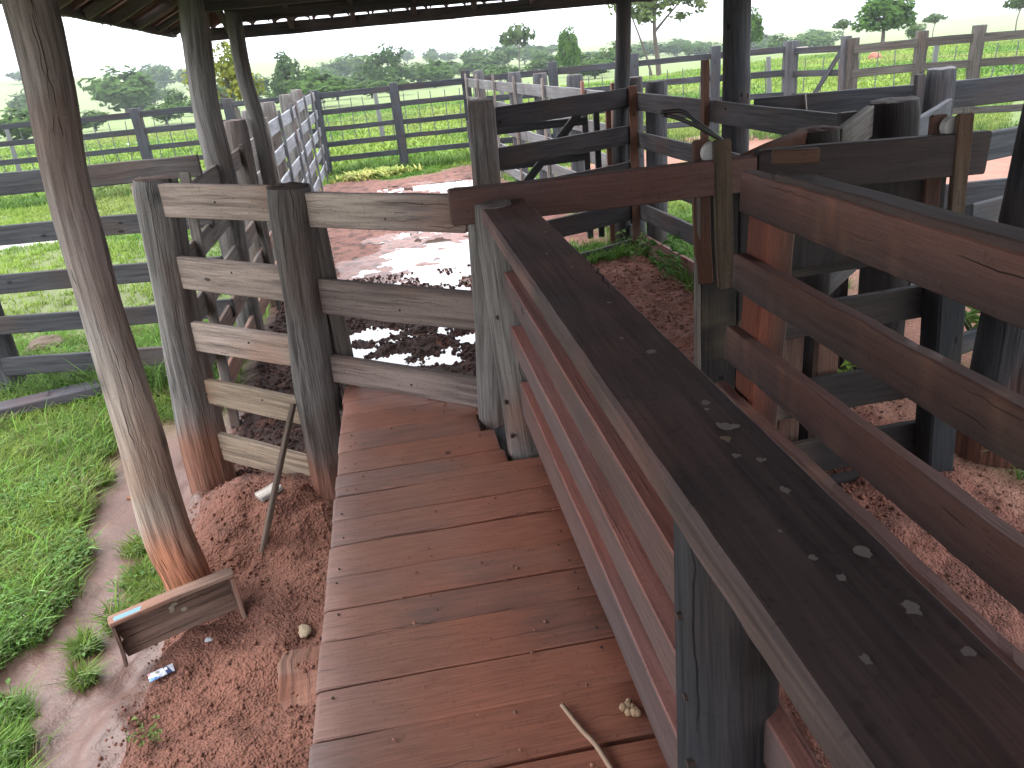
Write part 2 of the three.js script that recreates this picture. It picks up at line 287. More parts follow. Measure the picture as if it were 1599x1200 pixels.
function ground(x, z) {
  let h = farHeight(x, z); const d = Math.hypot(x, z); if (d > 26) return h;
  const k = 1 - sstep(20, 26, d), p = penIn(x, z), w = puddle(x, z), so = shadeSoil(x, z), lp = leftPuddle(x, z);
  let e = 0;
  if (p > 0.01) {
    const fine = (fbm(x * 4.2, z * 4.2, 4) - 0.5), big = (fbm(x * 1.3 + 9, z * 1.3, 3) - 0.5);
    const near = 1 - sstep(-8.6, -7.6, -(-z) < -8 ? z + 8.1 > 0 ? -7 : -9 : z);
    const nr = sstep(-8.4, -7.4, z);
    e += p * (lerp(0.018, 0.040, nr) - lerp(0.034, 0.036, nr) * w + fine * lerp(0.10, 0.16, nr) * (0.35 + 0.65 * w) + big * 0.04 + (fbm(x * 17, z * 17, 3) - 0.5) * lerp(0.026, 0.04, nr));
  }
  if (so > 0.01) {
    e += so * (0.25 * blob(x, z, -0.98, -4.02, 0.45, 0.36) + 0.06 * blob(x, z, -0.7, -3.3, 0.5, 0.7) + 0.05 * blob(x, z, -1.2, -3.75, 0.25, 0.3));
    e += so * ((fbm(x * 3.4, z * 3.4, 3) - 0.5) * 0.15 + (fbm(x * 9, z * 9, 4) - 0.5) * 0.075 + (vnoise(x * 36, z * 36) - 0.5) * 0.014);
  }
  const st = strip(x, z) * (1 - so);
  e += st * (-0.02 + (fbm(x * 3, z * 3, 3) - 0.5) * 0.04 - 0.010 * sstep(0.55, 0.75, vnoise(x * 9 + 3, z * 6)) + (fbm(x * 22, z * 22, 2) - 0.5) * 0.012 * sstep(-3.4, -2.7, z));
  e += (1 - Math.max(p, so, st)) * ((fbm(x * 1.7, z * 1.7, 3) - 0.5) * 0.07);
  if (lp > 0.01) e -= lp * 0.05;
  return h + e * k;
}
const col3 = (r, g, b) => [r, g, b];
const mixc = (a, b, t) => [lerp(a[0], b[0], t), lerp(a[1], b[1], t), lerp(a[2], b[2], t)];
{
  // soil grain texture, neutral, 1.6 m
  const W = 1024, c = new Uint8Array(W * W * 4), b = new Uint8Array(W * W * 4);
  for (let j = 0; j < W; j++) for (let i = 0; i < W; i++) {
    const u = i / W, v = j / W, a = pfbm(u, v, 9, 9, 5, 3), f = pfbm(u, v, 70, 70, 3, 91), g = pnoise(u * 240, v * 240, 240, 240, 4), k = (j * W + i) * 4;
    const x = 0.62 + 0.35 * a + 0.3 * (f - 0.5) + 0.16 * (g - 0.5);
    c[k] = toByte(x * 0.99); c[k + 1] = toByte(x * 0.98); c[k + 2] = toByte(x * 0.97); c[k + 3] = 255;
    b[k] = b[k + 1] = b[k + 2] = 255 * clamp(0.3 * a + 0.45 * f + 0.25 * g, 0, 1); b[k + 3] = 255;
  }
  const map = dataTex(W, W, c, true, 1 / 1.6, 1 / 1.6), bump = dataTex(W, W, b, false, 1 / 1.6, 1 / 1.6);
  M.ground = new THREE.MeshStandardMaterial({ map, bumpMap: bump, bumpScale: 0.03, roughness: 0.95, vertexColors: true });
  M.mud = new THREE.MeshPhysicalMaterial({ map, bumpMap: bump, bumpScale: 0.004, roughness: 0.52, vertexColors: true });
  M.clod = new THREE.MeshStandardMaterial({ map, roughness: 0.95 });
  const axis = (spans, lo, hi) => { const out = [spans[0][0]]; for (const [a0, b0, s] of spans) { const n = Math.round((b0 - a0) / s); for (let i = 1; i <= n; i++) out.push(a0 + (b0 - a0) * i / n); } let s = spans[spans.length - 1][2]; while (out[out.length - 1] < hi) { s *= 1.13; out.push(out[out.length - 1] + s); } s = spans[0][2]; while (out[0] > lo) { s *= 1.13; out.unshift(out[0] - s); } return out; };
  const xs = axis([[-5, -2.2, 0.08], [-2.2, 1.3, 0.025], [1.3, 3.4, 0.04], [3.4, 9, 0.12]], -1100, 1100);
  const zs = axis([[-17.5, -11.5, 0.07], [-11.5, -8, 0.04], [-8, -2.1, 0.026], [-2.1, 1, 0.12]], -1400, 30);
  const nx = xs.length, nz = zs.length, pos = new Float32Array(nx * nz * 3), uv = new Float32Array(nx * nz * 2), colr = new Float32Array(nx * nz * 3), dryI = [], wetI = [], wet = new Uint8Array(nx * nz);
  for (let j = 0; j < nz; j++) for (let i = 0; i < nx; i++) {
    const x = xs[i], z = zs[j], k = j * nx + i, d = Math.hypot(x, z), h = ground(x, z);
    pos[k * 3] = x; pos[k * 3 + 1] = h; pos[k * 3 + 2] = z; uv[k * 2] = x; uv[k * 2 + 1] = z;
    const g = d > 60 ? 1 : grassMask(x, z), n = fbm(x * 0.6, z * 0.6, 3), n2 = fbm(x * 5, z * 5, 3);
    let soil = mixc(col3(0.245, 0.102, 0.067), col3(0.175, 0.071, 0.048), n2);
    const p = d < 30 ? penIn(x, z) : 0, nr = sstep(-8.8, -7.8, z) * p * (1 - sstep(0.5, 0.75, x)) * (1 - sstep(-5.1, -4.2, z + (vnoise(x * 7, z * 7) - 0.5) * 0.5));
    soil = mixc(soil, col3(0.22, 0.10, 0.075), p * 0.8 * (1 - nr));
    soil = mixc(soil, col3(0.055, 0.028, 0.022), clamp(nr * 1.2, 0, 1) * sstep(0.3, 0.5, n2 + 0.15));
    soil = mixc(soil, col3(0.07, 0.035, 0.028), p * (1 - nr) * sstep(0.52, 0.66, fbm(x * 11 + 50, z * 14, 4)) * 0.8);
    const mul = (d < 14 && x > 0.5 && x < 2.9) ? 1 : 0;
    if (mul) soil = mixc(soil, col3(0.20, 0.075, 0.052), 0.6);
    const st = d < 12 ? strip(x, z) : 0; soil = mixc(soil, col3(0.15, 0.072, 0.052), st);
    if (d > 4 && x > 2.8) soil = mixc(soil, col3(0.33, 0.16, 0.11), 0.7);
    const lp = leftPuddle(x, z); if (lp > 0.1) soil = mixc(soil, col3(0.36, 0.22, 0.17), lp);
    const near = mixc(col3(0.105, 0.135, 0.042), col3(0.14, 0.155, 0.06), n);
    const field = mixc(mixc(col3(0.12, 0.18, 0.042), col3(0.165, 0.205, 0.06), n), col3(0.15, 0.16, 0.07), sstep(120, 350, d) * 0.55 * sstep(0.35, 0.6, fbm(x * 0.012, z * 0.012, 3)));
    const gr = mixc(near, field, sstep(10, 20, d));
    const c = mixc(soil, gr, g);
    colr.set(c, k * 3);
    wet[k] = d < 25 && g < 0.4 && (st > 0.4 || (p > 0.5 && nr < 0.6 && puddle(x, z) + (fbm(x * 2.5, z * 2.5, 4) - 0.5) * 0.9 > 0.35) || lp > 0.3) ? 1 : 0;
  }
  for (let j = 0; j < nz - 1; j++) for (let i = 0; i < nx - 1; i++) { const A = j * nx + i, B = A + 1, C = A + nx, D = C + 1, w = wet[A] + wet[B] + wet[C] + wet[D] > 2 ? wetI : dryI; w.push(A, C, B, B, C, D); }
  const g = new THREE.BufferGeometry();
  g.setAttribute('position', new THREE.BufferAttribute(pos, 3)); g.setAttribute('uv', new THREE.BufferAttribute(uv, 2)); g.setAttribute('color', new THREE.BufferAttribute(colr, 3));
  g.setIndex([].concat(dryI).concat(wetI)); g.addGroup(0, dryI.length, 0); g.addGroup(dryI.length, wetI.length, 1); g.computeVertexNormals();
  const m = structure('ground', g, [M.ground, M.mud], 'red soil yard and green pasture rolling to the horizon');
}
// standing rain water in the hollows
{
  const water = new THREE.MeshPhysicalMaterial({ color: new THREE.Color(0.10, 0.055, 0.04), roughness: 0.03, ior: 1.36, specularIntensity: 1, clearcoat: 1, clearcoatRoughness: 0.02 });
  const sheet = (x0, x1, z0, z1, y) => { const g = new THREE.PlaneGeometry(x1 - x0, z1 - z0); g.rotateX(-Math.PI / 2); g.translate((x0 + x1) / 2, y, (z0 + z1) / 2); return g; };
  structure('puddle_water', sheet(-1.4, 2.0, -16.6, -5.0, 0.0), water, 'rain water standing among the dung and mud of the pen');
  structure('puddle_water', sheet(-10.5, -3.2, -16.6, -13.0, -0.024), water, 'shallow puddle on the grass track left of the pens');
}

// ------------------------------------------------------------------ walkway
const DY = 0.8;
{
  const t = thing('walkway', 'raised plank walkway dusted with red soil, leading to the cross fence', 'walkway', V(0, 0, -1.6));
  const L = [-4.02, -3.94, -3.76, -3.58, -3.39, -3.19, -2.99, -2.875, -2.81, -2.63, -2.465, -2.27, -2.10, -1.955, -1.755, -1.575, -1.39, -1.2, -1.02, -0.83, -0.65, -0.46, -0.28, -0.09, 0.1, 0.28, 0.47, 0.65];
  const diag = (z) => -0.42 + (-4.04 - z) / (-4.04 + 3.4) * 0.70;
  for (let i = 0; i < L.length - 1; i++) {
    const z0 = L[i], z1 = L[i + 1], zc = (z0 + z1) / 2, w = z1 - z0 - 0.0035 - (i % 3) * 0.0012, rz = rr(-0.012, 0.012);
    let x1 = 0.452 + rr(-0.012, 0.006); if (zc < -3.32) x1 = Math.min(x1, diag(zc) + 0.1); if (x1 < -0.3) continue; if (i === 4) x1 = 0.222; if (i === 5) x1 = 0.285; if (i === 6) x1 = 0.30;
    
    const r0 = rnd(), dusty = sstep(-3.0, -3.9, zc);
    const p = plank(t, 'plank', V(-0.418 + rr(-0.005, 0.004), DY - 0.02 + rr(-0.003, 0.003), zc), V(x1, DY - 0.02 + rr(-0.003, 0.002), zc + rz), 0.04, w, M.deck, {
      ch: 0.004, endCh: 0.013, endV: 1, rough: 0.0018, bow: 0.004, seg: 0.11, vary: 0.1,
      shade: (P, c, s) => { const d = clamp(sstep(-0.3, 0.25, P.x + (fbm(P.x * 5, P.z * 5, 3) - 0.5) * 0.9) * 0.7 + dusty * 0.6, 0, 1), e = 1 - sstep(-0.4, -0.12, P.x + (vnoise(P.x * 6, P.z * 9) - 0.5) * 0.2); return [c[0] * lerp(1.05, 1.35, d) * lerp(1, 0.92, e), c[1] * lerp(1.05, 1.02, d) * lerp(1, 1.06, e), c[2] * lerp(1.06, 0.9, d) * lerp(1, 1.2, e)]; },  // red dust to the right; bluish sky sheen painted into the left plank ends
    });
    for (const nxp of [-0.372, x1 - 0.06]) for (const dz of w > 0.1 ? [-0.3, 0.28] : [0]) { if (rnd() < 0.45) { const b = mesh('nail', nailG, M.iron, p); b.position.copy(V(nxp + rr(-0.012, 0.012), DY + 0.001, zc + dz * w).sub(t.position)); } }
  }
  for (const x of [-0.34, 0.33]) plank(t, 'beam', V(x, DY - 0.115, -3.9 + (x > 0 ? 0.6 : 0)), V(x, DY - 0.115, 0.6), 0.14, 0.07, M.dark);
  for (const z of [-3.0, -1.2, 0.3]) log(t, 'support_post', [[-0.3, -0.3, z, 0.07], [-0.3, DY - 0.18, z, 0.065]], M.darkLog, { ring: 14, knots: 1 });
}

// ------------------------------------------------------------------ chute fence with the broad handrail
{
  const t = thing('chute_fence', 'chute fence topped by a broad dark handrail plank beside the walkway', 'fence', V(0.4, 0, -2));
  const top = plank(t, 'handrail', V(0.398, 1.812, -3.06), V(0.398, 1.812, 1.6), 0.056, 0.186, M.rail, {
    ch: 0.008, rough: 0.0022, bow: 0, seg: 0.04, vary: 0, endCh: 0.008, tint: 1.0,
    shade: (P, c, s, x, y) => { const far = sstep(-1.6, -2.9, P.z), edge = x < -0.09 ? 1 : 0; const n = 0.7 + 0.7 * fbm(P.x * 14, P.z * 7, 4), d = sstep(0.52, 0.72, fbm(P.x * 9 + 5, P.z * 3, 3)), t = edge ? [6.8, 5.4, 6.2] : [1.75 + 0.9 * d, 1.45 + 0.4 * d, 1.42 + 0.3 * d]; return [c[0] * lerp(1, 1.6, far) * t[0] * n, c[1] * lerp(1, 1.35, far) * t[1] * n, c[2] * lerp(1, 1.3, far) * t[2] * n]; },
  });
  // split near the far end of the handrail
  {
    const pts = [[0.484, -2.0], [0.478, -1.965], [0.487, -1.93], [0.474, -1.895], [0.481, -1.86], [0.468, -1.82], [0.473, -1.79], [0.465, -1.75]], p = [], idx = [];
    pts.forEach(([x, z], i) => { const w = 0.0035 * (1 - Math.abs(i - 3.2) / 5); p.push(x - w, 1.8435, z, x + w, 1.8435, z); if (i) { const a = i * 2 - 2; idx.push(a, a + 1, a + 2, a + 1, a + 3, a + 2); } });
    const g = new THREE.BufferGeometry(); g.setAttribute('position', new THREE.Float32BufferAttribute(p, 3)); g.setIndex(idx); g.computeVertexNormals();
    mesh('crack', shift(g, top), new THREE.MeshStandardMaterial({ color: new THREE.Color(0.004, 0.003, 0.003), roughness: 1, side: THREE.DoubleSide }), top);
  }
  const drop = new THREE.MeshStandardMaterial({ color: new THREE.Color(0.21, 0.17, 0.155), roughness: 0.95 }), drop2 = new THREE.MeshStandardMaterial({ color: new THREE.Color(0.22, 0.155, 0.10), roughness: 0.95 });
  const spots = [[1128, 681, 15], [1120, 701, 8], [1146, 683, 8], [1097, 637, 6], [1143, 730, 8], [1183, 750, 8], [1219, 799, 9], [1244, 896, 8], [1287, 931, 8], [1357, 915, 12], [1431, 1004, 14], [1522, 1082, 10], [1282, 1055, 7], [887, 422, 5], [953, 480, 6], [958, 533, 5], [1014, 557, 5], [875, 352, 4], [850, 387, 4], [1167, 849, 4], [1105, 649, 4]];
  // positions on the plank in metres: [x, z, size]
  const at = [[0.437, -1.005, 0.015], [0.422, -0.966, 0.009], [0.449, -1.0, 0.010], [0.44, -1.09, 0.008], [0.415, -0.915, 0.007], [0.441, -0.893, 0.009], [0.435, -0.813, 0.009], [0.399, -0.674, 0.007], [0.41, -0.634, 0.007], [0.457, -0.669, 0.011], [0.449, -0.571, 0.010], [0.461, -0.504, 0.008], [0.368, -0.519, 0.006], [0.428, -1.98, 0.009], [0.437, -1.65, 0.010], [0.399, -1.42, 0.008], [0.428, -1.33, 0.010], [0.445, -2.42, 0.010], [0.396, -2.15, 0.010], [0.388, -0.73, 0.004], [0.432, -1.064, 0.005]];
  at.forEach(([x, z, s], k) => {
    const g = new THREE.CircleGeometry(1, 16), a = g.attributes.position;
    for (let i = 1; i < a.count; i++) { const f = 0.55 + 0.8 * vnoise(i % 16 * 0.7 + k * 31, k); a.setXY(i, a.getX(i) * f, a.getY(i) * f); }
    g.rotateX(-Math.PI / 2); g.scale(s * rr(0.6, 0.9), 1, s * rr(0.7, 1.2)); g.translate(x, 1.8425 + k * 0.00006, z);
    mesh('bird_dropping', shift(g, top), k === 1 ? drop2 : drop, top);
  });
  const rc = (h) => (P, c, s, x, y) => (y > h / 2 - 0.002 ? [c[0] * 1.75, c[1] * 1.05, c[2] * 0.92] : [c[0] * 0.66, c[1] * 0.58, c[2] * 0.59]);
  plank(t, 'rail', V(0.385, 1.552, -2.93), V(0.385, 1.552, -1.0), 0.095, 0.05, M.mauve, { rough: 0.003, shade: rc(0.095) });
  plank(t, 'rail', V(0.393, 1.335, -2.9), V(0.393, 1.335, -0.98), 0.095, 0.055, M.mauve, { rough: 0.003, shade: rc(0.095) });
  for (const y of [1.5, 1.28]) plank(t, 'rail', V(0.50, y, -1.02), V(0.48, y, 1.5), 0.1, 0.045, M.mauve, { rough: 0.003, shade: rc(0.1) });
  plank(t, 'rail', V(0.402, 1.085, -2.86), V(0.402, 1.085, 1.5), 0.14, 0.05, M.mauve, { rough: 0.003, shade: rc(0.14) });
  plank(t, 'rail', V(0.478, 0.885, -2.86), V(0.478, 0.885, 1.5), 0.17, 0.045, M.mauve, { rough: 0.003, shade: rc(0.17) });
  plank(t, 'rail', V(0.47, 0.62, -2.86), V(0.47, 0.62, 1.5), 0.16, 0.045, M.red, { rough: 0.003 });
  plank(t, 'rail', V(0.47, 0.34, -2.86), V(0.47, 0.34, 1.5), 0.16, 0.045, M.red, { rough: 0.003 });
  const p1 = log(t, 'post', [[0.40, -0.3, -3.0, 0.085], [0.395, 0.8, -2.98, 0.083], [0.37, 1.4, -2.97, 0.078], [0.355, 1.845, -2.98, 0.074]], M.log, { rough: 0.07, knots: 5, cracks: 5, tint: 0.55, shade: muddy(1.15, 0.5) });
  log(t, 'post', [[0.285, -0.3, -3.36, 0.062], [0.29, 0.8, -3.34, 0.058], [0.32, 1.3, -3.30, 0.058], [0.34, 1.80, -3.24, 0.06]], M.log, { rough: 0.09, knots: 5, cracks: 4, tint: 0.62, shade: muddy(1.1, 0.4) });
  const p2 = log(t, 'post', [[0.455, -0.3, -1.0, 0.095], [0.45, 0.9, -0.995, 0.092], [0.437, 1.79, -0.985, 0.083]], M.darkLog, { ring: 18, rough: 0.05, flat: 0.2, knots: 2, cracks: 4, tint: 1.0, shade: (P, c) => [c[0] * 0.5, c[1] * 0.5, c[2] * 0.52] });
  log(t, 'post', [[0.46, -0.3, 0.9, 0.1], [0.44, 1.79, 0.9, 0.09]], M.darkLog, { ring: 18 });
  for (const [y, a] of [[1.42, 1.1], [1.2, 0.5], [1.62, 0.2], [1.05, 0.9], [0.9, 1.5]]) { const b = mesh('bolt', boltG, M.iron, p1); b.rotation.z = Math.PI / 2; b.rotation.y = -1.2; b.position.copy(V(0.375 - 0.075 * Math.cos(a - 0.9) * 0.7, y, -2.975 + 0.07 * Math.sin(a)).sub(t.position)); }
  for (const y of [1.52, 1.36, 1.22]) { const b = mesh('bolt', new THREE.CylinderGeometry(0.007, 0.007, 0.02, 8), M.iron, p2); b.rotation.z = Math.PI / 2; b.position.copy(V(0.36 + (y < 1.4 ? 0.005 : 0), y, -0.98 + (1.5 - y) * 0.1).sub(t.position)); }
}
// right-hand side of the chute
{
  const t = thing('chute_fence', 'heavy red-dusted chute fence on the right, leaning outward with its rails nailed inside', 'fence', V(1.3, 0, -1.5));
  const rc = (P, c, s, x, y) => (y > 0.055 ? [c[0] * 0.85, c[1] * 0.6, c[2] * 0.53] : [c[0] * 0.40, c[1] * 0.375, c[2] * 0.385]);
  const E0 = -2.86, E1 = 1.4, rows = [[1.8, 0.155, 1.315, 0.065], [1.485, 0.14, 1.30, 0.05], [1.17, 0.15, 1.285, 0.05], [0.91, 0.14, 1.255, 0.05], [0.62, 0.15, 1.235, 0.05], [0.32, 0.15, 1.21, 0.05]];
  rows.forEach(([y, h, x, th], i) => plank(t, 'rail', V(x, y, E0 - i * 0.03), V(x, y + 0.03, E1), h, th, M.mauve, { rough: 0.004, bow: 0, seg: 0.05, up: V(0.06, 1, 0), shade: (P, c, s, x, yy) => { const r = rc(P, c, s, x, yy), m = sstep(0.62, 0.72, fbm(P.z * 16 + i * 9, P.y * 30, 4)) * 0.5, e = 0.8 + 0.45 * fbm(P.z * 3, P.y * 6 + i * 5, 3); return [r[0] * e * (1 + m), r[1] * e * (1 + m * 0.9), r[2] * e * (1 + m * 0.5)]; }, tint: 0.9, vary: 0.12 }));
  plank(t, 'cap_strip', V(1.338, 1.888, -2.6), V(1.338, 1.918, E1), 0.03, 0.085, M.mauve, { rough: 0.003, shade: (P, c) => [c[0] * 0.55, c[1] * 0.5, c[2] * 0.48] });
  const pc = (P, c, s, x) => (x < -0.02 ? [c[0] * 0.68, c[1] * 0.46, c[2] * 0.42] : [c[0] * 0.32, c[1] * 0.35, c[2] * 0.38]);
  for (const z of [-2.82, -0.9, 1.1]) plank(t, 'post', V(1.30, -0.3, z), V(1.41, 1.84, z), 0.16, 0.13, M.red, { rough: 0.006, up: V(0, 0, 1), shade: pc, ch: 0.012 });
  plank(t, 'cleat', V(1.37, 1.93, -2.78), V(1.52, 1.925, -2.72), 0.05, 0.05, M.red, { tint: 0.4, color: [0.9, 1, 1] });
}

// ------------------------------------------------------------------ cross fence at the end of the walkway
const grey = (P, c) => c;
{
  const t = thing('end_fence', 'weathered cross fence of two stout log posts and grey boards at the walkway end', 'fence', V(-0.7, 0, -4.1));
  log(t, 'post', [[-1.40, -0.4, -4.6, 0.148], [-1.385, 0.3, -4.59, 0.138], [-1.33, 1.1, -4.585, 0.115], [-1.26, 1.90, -4.58, 0.113]], M.log, { ring: 40, rough: 0.1, knots: 8, cracks: 7, tint: 0.62, shade: muddy(0.72, 1), topTint: [0.95, 0.72, 0.62] });
  log(t, 'post', [[-0.60, -0.4, -4.03, 0.11], [-0.585, 0.25, -4.02, 0.115], [-0.57, 0.75, -4.0, 0.118], [-0.54, 1.25, -3.985, 0.1], [-0.50, 1.86, -3.98, 0.106]], M.log, { ring: 40, rough: 0.13, knots: 11, cracks: 6, tint: 0.46, shade: muddy(0.62, 1, [1.9, 1.05, 0.8]), topTint: [0.8, 0.62, 0.55] });
  plank(t, 'batten', V(-0.37, -0.1, -4.02), V(-0.41, 1.8, -4.0), 0.09, 0.05, M.grey, { up: V(0.77, 0, -0.63), tint: 0.45 });
  const A = V(-1.39, 0, -4.62), B = V(-0.6, 0, -4.06), C = V(0.29, 0, -3.41);
  const lay = (P, Q, y0, y1, h, tint, shade) => { const b = plank(t, 'rail', V(P.x, y0 - h / 2, P.z), V(Q.x, y1 - h / 2, Q.z), h, 0.04, M.grey, { tint: tint * 1.06, shade, rough: 0.004, bow: 0.012 }); const nd = V(Q.z - P.z, 0, P.x - Q.x).normalize(); if (nd.z < 0) nd.negate(); for (const f of [0.17, 0.62]) { const m = mesh('nail', nailG2, M.iron, b); m.rotation.set(Math.PI / 2, 0, 0); m.position.set(lerp(P.x, Q.x, f), lerp(y0, y1, f) - h * (0.3 + 0.4 * rnd()), lerp(P.z, Q.z, f)).addScaledVector(nd, 0.021).sub(t.position); } return b; };
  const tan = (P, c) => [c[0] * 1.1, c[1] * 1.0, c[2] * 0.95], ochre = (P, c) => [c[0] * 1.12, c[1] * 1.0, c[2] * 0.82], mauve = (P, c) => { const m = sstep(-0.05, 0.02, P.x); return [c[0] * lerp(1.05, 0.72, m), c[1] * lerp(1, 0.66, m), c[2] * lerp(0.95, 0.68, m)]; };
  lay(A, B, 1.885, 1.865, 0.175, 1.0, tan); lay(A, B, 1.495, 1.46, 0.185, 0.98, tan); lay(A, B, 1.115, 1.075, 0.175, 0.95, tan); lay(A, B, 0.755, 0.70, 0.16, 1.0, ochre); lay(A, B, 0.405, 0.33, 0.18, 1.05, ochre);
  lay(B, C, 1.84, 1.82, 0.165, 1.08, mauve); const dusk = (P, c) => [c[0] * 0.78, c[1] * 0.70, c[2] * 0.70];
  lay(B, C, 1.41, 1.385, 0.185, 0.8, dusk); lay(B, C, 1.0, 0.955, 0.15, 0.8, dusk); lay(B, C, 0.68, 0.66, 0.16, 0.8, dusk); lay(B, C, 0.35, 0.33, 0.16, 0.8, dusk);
}
// ------------------------------------------------------------------ generic board fences
function board(t, A, B, top, h, th, mat, o) { return plank(t, 'rail', V(A[0], top - h / 2, A[1]), V(B[0], top - h / 2, B[1]), h, th, mat, { rough: 0.004, bow: 0.014, ...o }); }
{
  const t = thing('near_pasture_fence', 'dark five-board fence left of the pens, starting at a stout post', 'fence', V(-3, 0, -6.8));
  log(t, 'post', [[-3.52, -0.3, -6.93, 0.125], [-3.5, 0.8, -6.92, 0.12], [-3.46, 1.92, -6.92, 0.115]], M.darkLog, { ring: 24, rough: 0.05, tint: 0.65, shade: (P, c) => { const m = 1 - sstep(0, 0.5, P.y); return [c[0] * (1 + m), c[1] * (1 + m), c[2] * (1 + m * 0.8)]; } });
  log(t, 'post', [[-6.35, -0.3, -7.6, 0.12], [-6.3, 1.92, -7.6, 0.11]], M.darkLog, { ring: 18 });
  const hs = [[1.84, 0.16], [1.44, 0.15], [1.055, 0.155], [0.71, 0.15], [0.35, 0.155]];
  hs.forEach(([y, h], i) => { board(t, [-3.5, -6.83], [-1.42, -6.42], y, h, 0.04, M.dark, { tint: 0.72, shade: (P, c) => { const m = sstep(-2.6, -1.5, P.x) * (i === 0 || i > 3 ? 1 : 0.5); return [c[0] * (1 + 0.9 * m), c[1] * (1 + 0.6 * m), c[2] * (1 + 0.45 * m)]; } }); board(t, [-3.5, -6.83], [-6.3, -7.5], y, h, 0.04, M.dark, { tint: 0.72 }); });
}
// pen side fence running away from the walkway, pale slats with thin battens at its far half
{
  const t = thing('pen_side_fence', 'long pen fence running away on the left, silvery boards behind thin upright battens', 'fence', V(-1.45, 0, -11));
  const zs = [-5.35, -8.35, -10.2, -18.5], hs = [[1.68, 0.17], [1.32, 0.16], [0.98, 0.16], [0.66, 0.16], [0.33, 0.16]];
  const X = (z) => -1.46 + (z + 18.5) * 0.0;
  hs.forEach(([y, h]) => { board(t, [X(0), -5.2], [X(0), -8.4], y, h, 0.035, M.grey, { tint: 0.62, shade: muddy(0.8, 0.6) }); board(t, [X(0), -8.42], [X(0), -10.2], y + 0.01, h, 0.035, M.grey, { tint: 0.6, shade: muddy(0.8, 0.6) }); });
  for (let i = 0; i < 5; i++) {
    const y = 1.79 - i * 0.36;
    board(t, [X(0) + 0.05, -10.25], [X(0) + 0.05, -14.3], y - 0.03, 0.17, 0.03, M.pale, { tint: 0.52, vary: 0.15, color: [0.94, 1, 1.08] }); board(t, [X(0) + 0.05, -14.32], [X(0) + 0.05, -18.4], y, 0.17, 0.03, M.pale, { tint: 0.5, vary: 0.15, color: [0.94, 1, 1.08] });
  }
  plank(t, 'batten', V(-1.40, -0.1, -5.45), V(-1.43, 1.77, -5.95), 0.07, 0.04, M.grey, { up: V(1, 0, 0), tint: 0.6 });
  plank(t, 'batten', V(-1.40, -0.1, -8.38), V(-1.42, 1.72, -8.38), 0.09, 0.045, M.grey, { up: V(0, 0, 1), tint: 0.4 });
  plank(t, 'batten', V(-1.38, -0.1, -10.22), V(-1.40, 1.84, -10.22), 0.13, 0.05, M.grey, { up: V(0, 0, 1), tint: 0.42 });
  for (const z of [-11.5, -13.1, -13.9, -15.7, -17.4]) plank(t, 'batten', V(-1.36, 0.05, z), V(-1.375, 1.84, z), 0.07, 0.035, M.dark, { up: V(0, 0, 1), tint: 1.4 });
  log(t, 'post', [[-1.53, -0.3, -8.6, 0.13], [-1.47, 1.93, -8.58, 0.115]], M.log, { tint: 0.7, shade: muddy(0.7, 0.6) });
  for (const z of [-10.35, -12.0, -14.4, -16.4]) log(t, 'post', [[-1.60, -0.3, z, 0.12], [-1.57, 1.93, z, 0.11]], M.log, { ring: 18, tint: 0.5 });
}
// boundary fences
const bf = { tint: 0.62, vary: 0.3, color: [0.95, 1, 1.08] };
function boundary(name, label, posts, joints, hs, ph, mat, postMat, bo = bf) {
  const m = posts[Math.floor(posts.length / 2)], t = thing(name, label, 'fence', V(m[0], 0, m[1]));
  for (const p of posts) { const y = ground(p[0], p[1]); plank(t, 'post', V(p[0], y - 0.2, p[1]), V(p[0] + rr(-0.03, 0.03), y + ph + rr(-0.03, 0.03), p[1] + rr(-0.03, 0.03)), 0.2, 0.17, postMat || mat, { up: V(1, 0, 0.1), ch: 0.02, rough: 0.01, ...bo }); }
  for (let i = 0; i < joints.length - 1; i++) for (const [y, h] of hs) board(t, [joints[i][0], joints[i][1] + 0.1], [joints[i + 1][0], joints[i + 1][1] + 0.1], y + rr(-0.012, 0.012), h + rr(-0.012, 0.012), 0.04, mat, bo);
  return t;
}
const H5 = [[1.76, 0.12], [1.42, 0.12], [1.05, 0.11], [0.74, 0.11], [0.41, 0.12]];
boundary('boundary_fence', 'dark board fence across the pasture on the far left', [[-15.2, -20.4], [-12.3, -20.0], [-9.8, -19.7], [-7.15, -19.1], [-5.25, -19.0], [-3.3, -18.85]], [[-15.2, -20.4], [-11, -19.85], [-7.15, -19.25], [-3.3, -18.9], [-1.44, -18.66]], H5, 1.84, M.dark);
boundary('boundary_fence', 'five-board fence closing the far end of the muddy pen', [[-1.42, -18.62], [0.31, -18.5]], [[-1.44, -18.7], [0.31, -18.58], [1.86, -18.45]], H5, 1.83, M.dark);
boundary('boundary_fence', 'long rising board fence behind the pens right of centre', [[1.9, -18.4], [3.75, -17.9], [5.4, -17.5], [7.1, -17.2]], [[1.9, -18.5], [3.75, -18.0], [5.4, -17.6], [7.1, -17.3], [8.5, -16.65]], [[1.78, 0.13], [1.34, 0.13], [0.9, 0.12], [0.45, 0.12]], 1.92, M.dark);
boundary('boundary_fence', 'weathered grey board fence on the far right beyond the field gate', [[9.15, -15.3], [10.4, -15.1], [11.2, -14.6], [13.3, -13.3], [15.5, -11.9]], [[9.1, -15.35], [10.4, -15.15], [11.2, -14.65], [13.3, -13.35], [15.5, -11.95]], [[1.74, 0.15], [1.28, 0.15], [0.85, 0.15], [0.42, 0.14]], 1.88, M.grey, M.grey, { tint: 0.28, vary: 0.3, color: [0.95, 1, 1] });
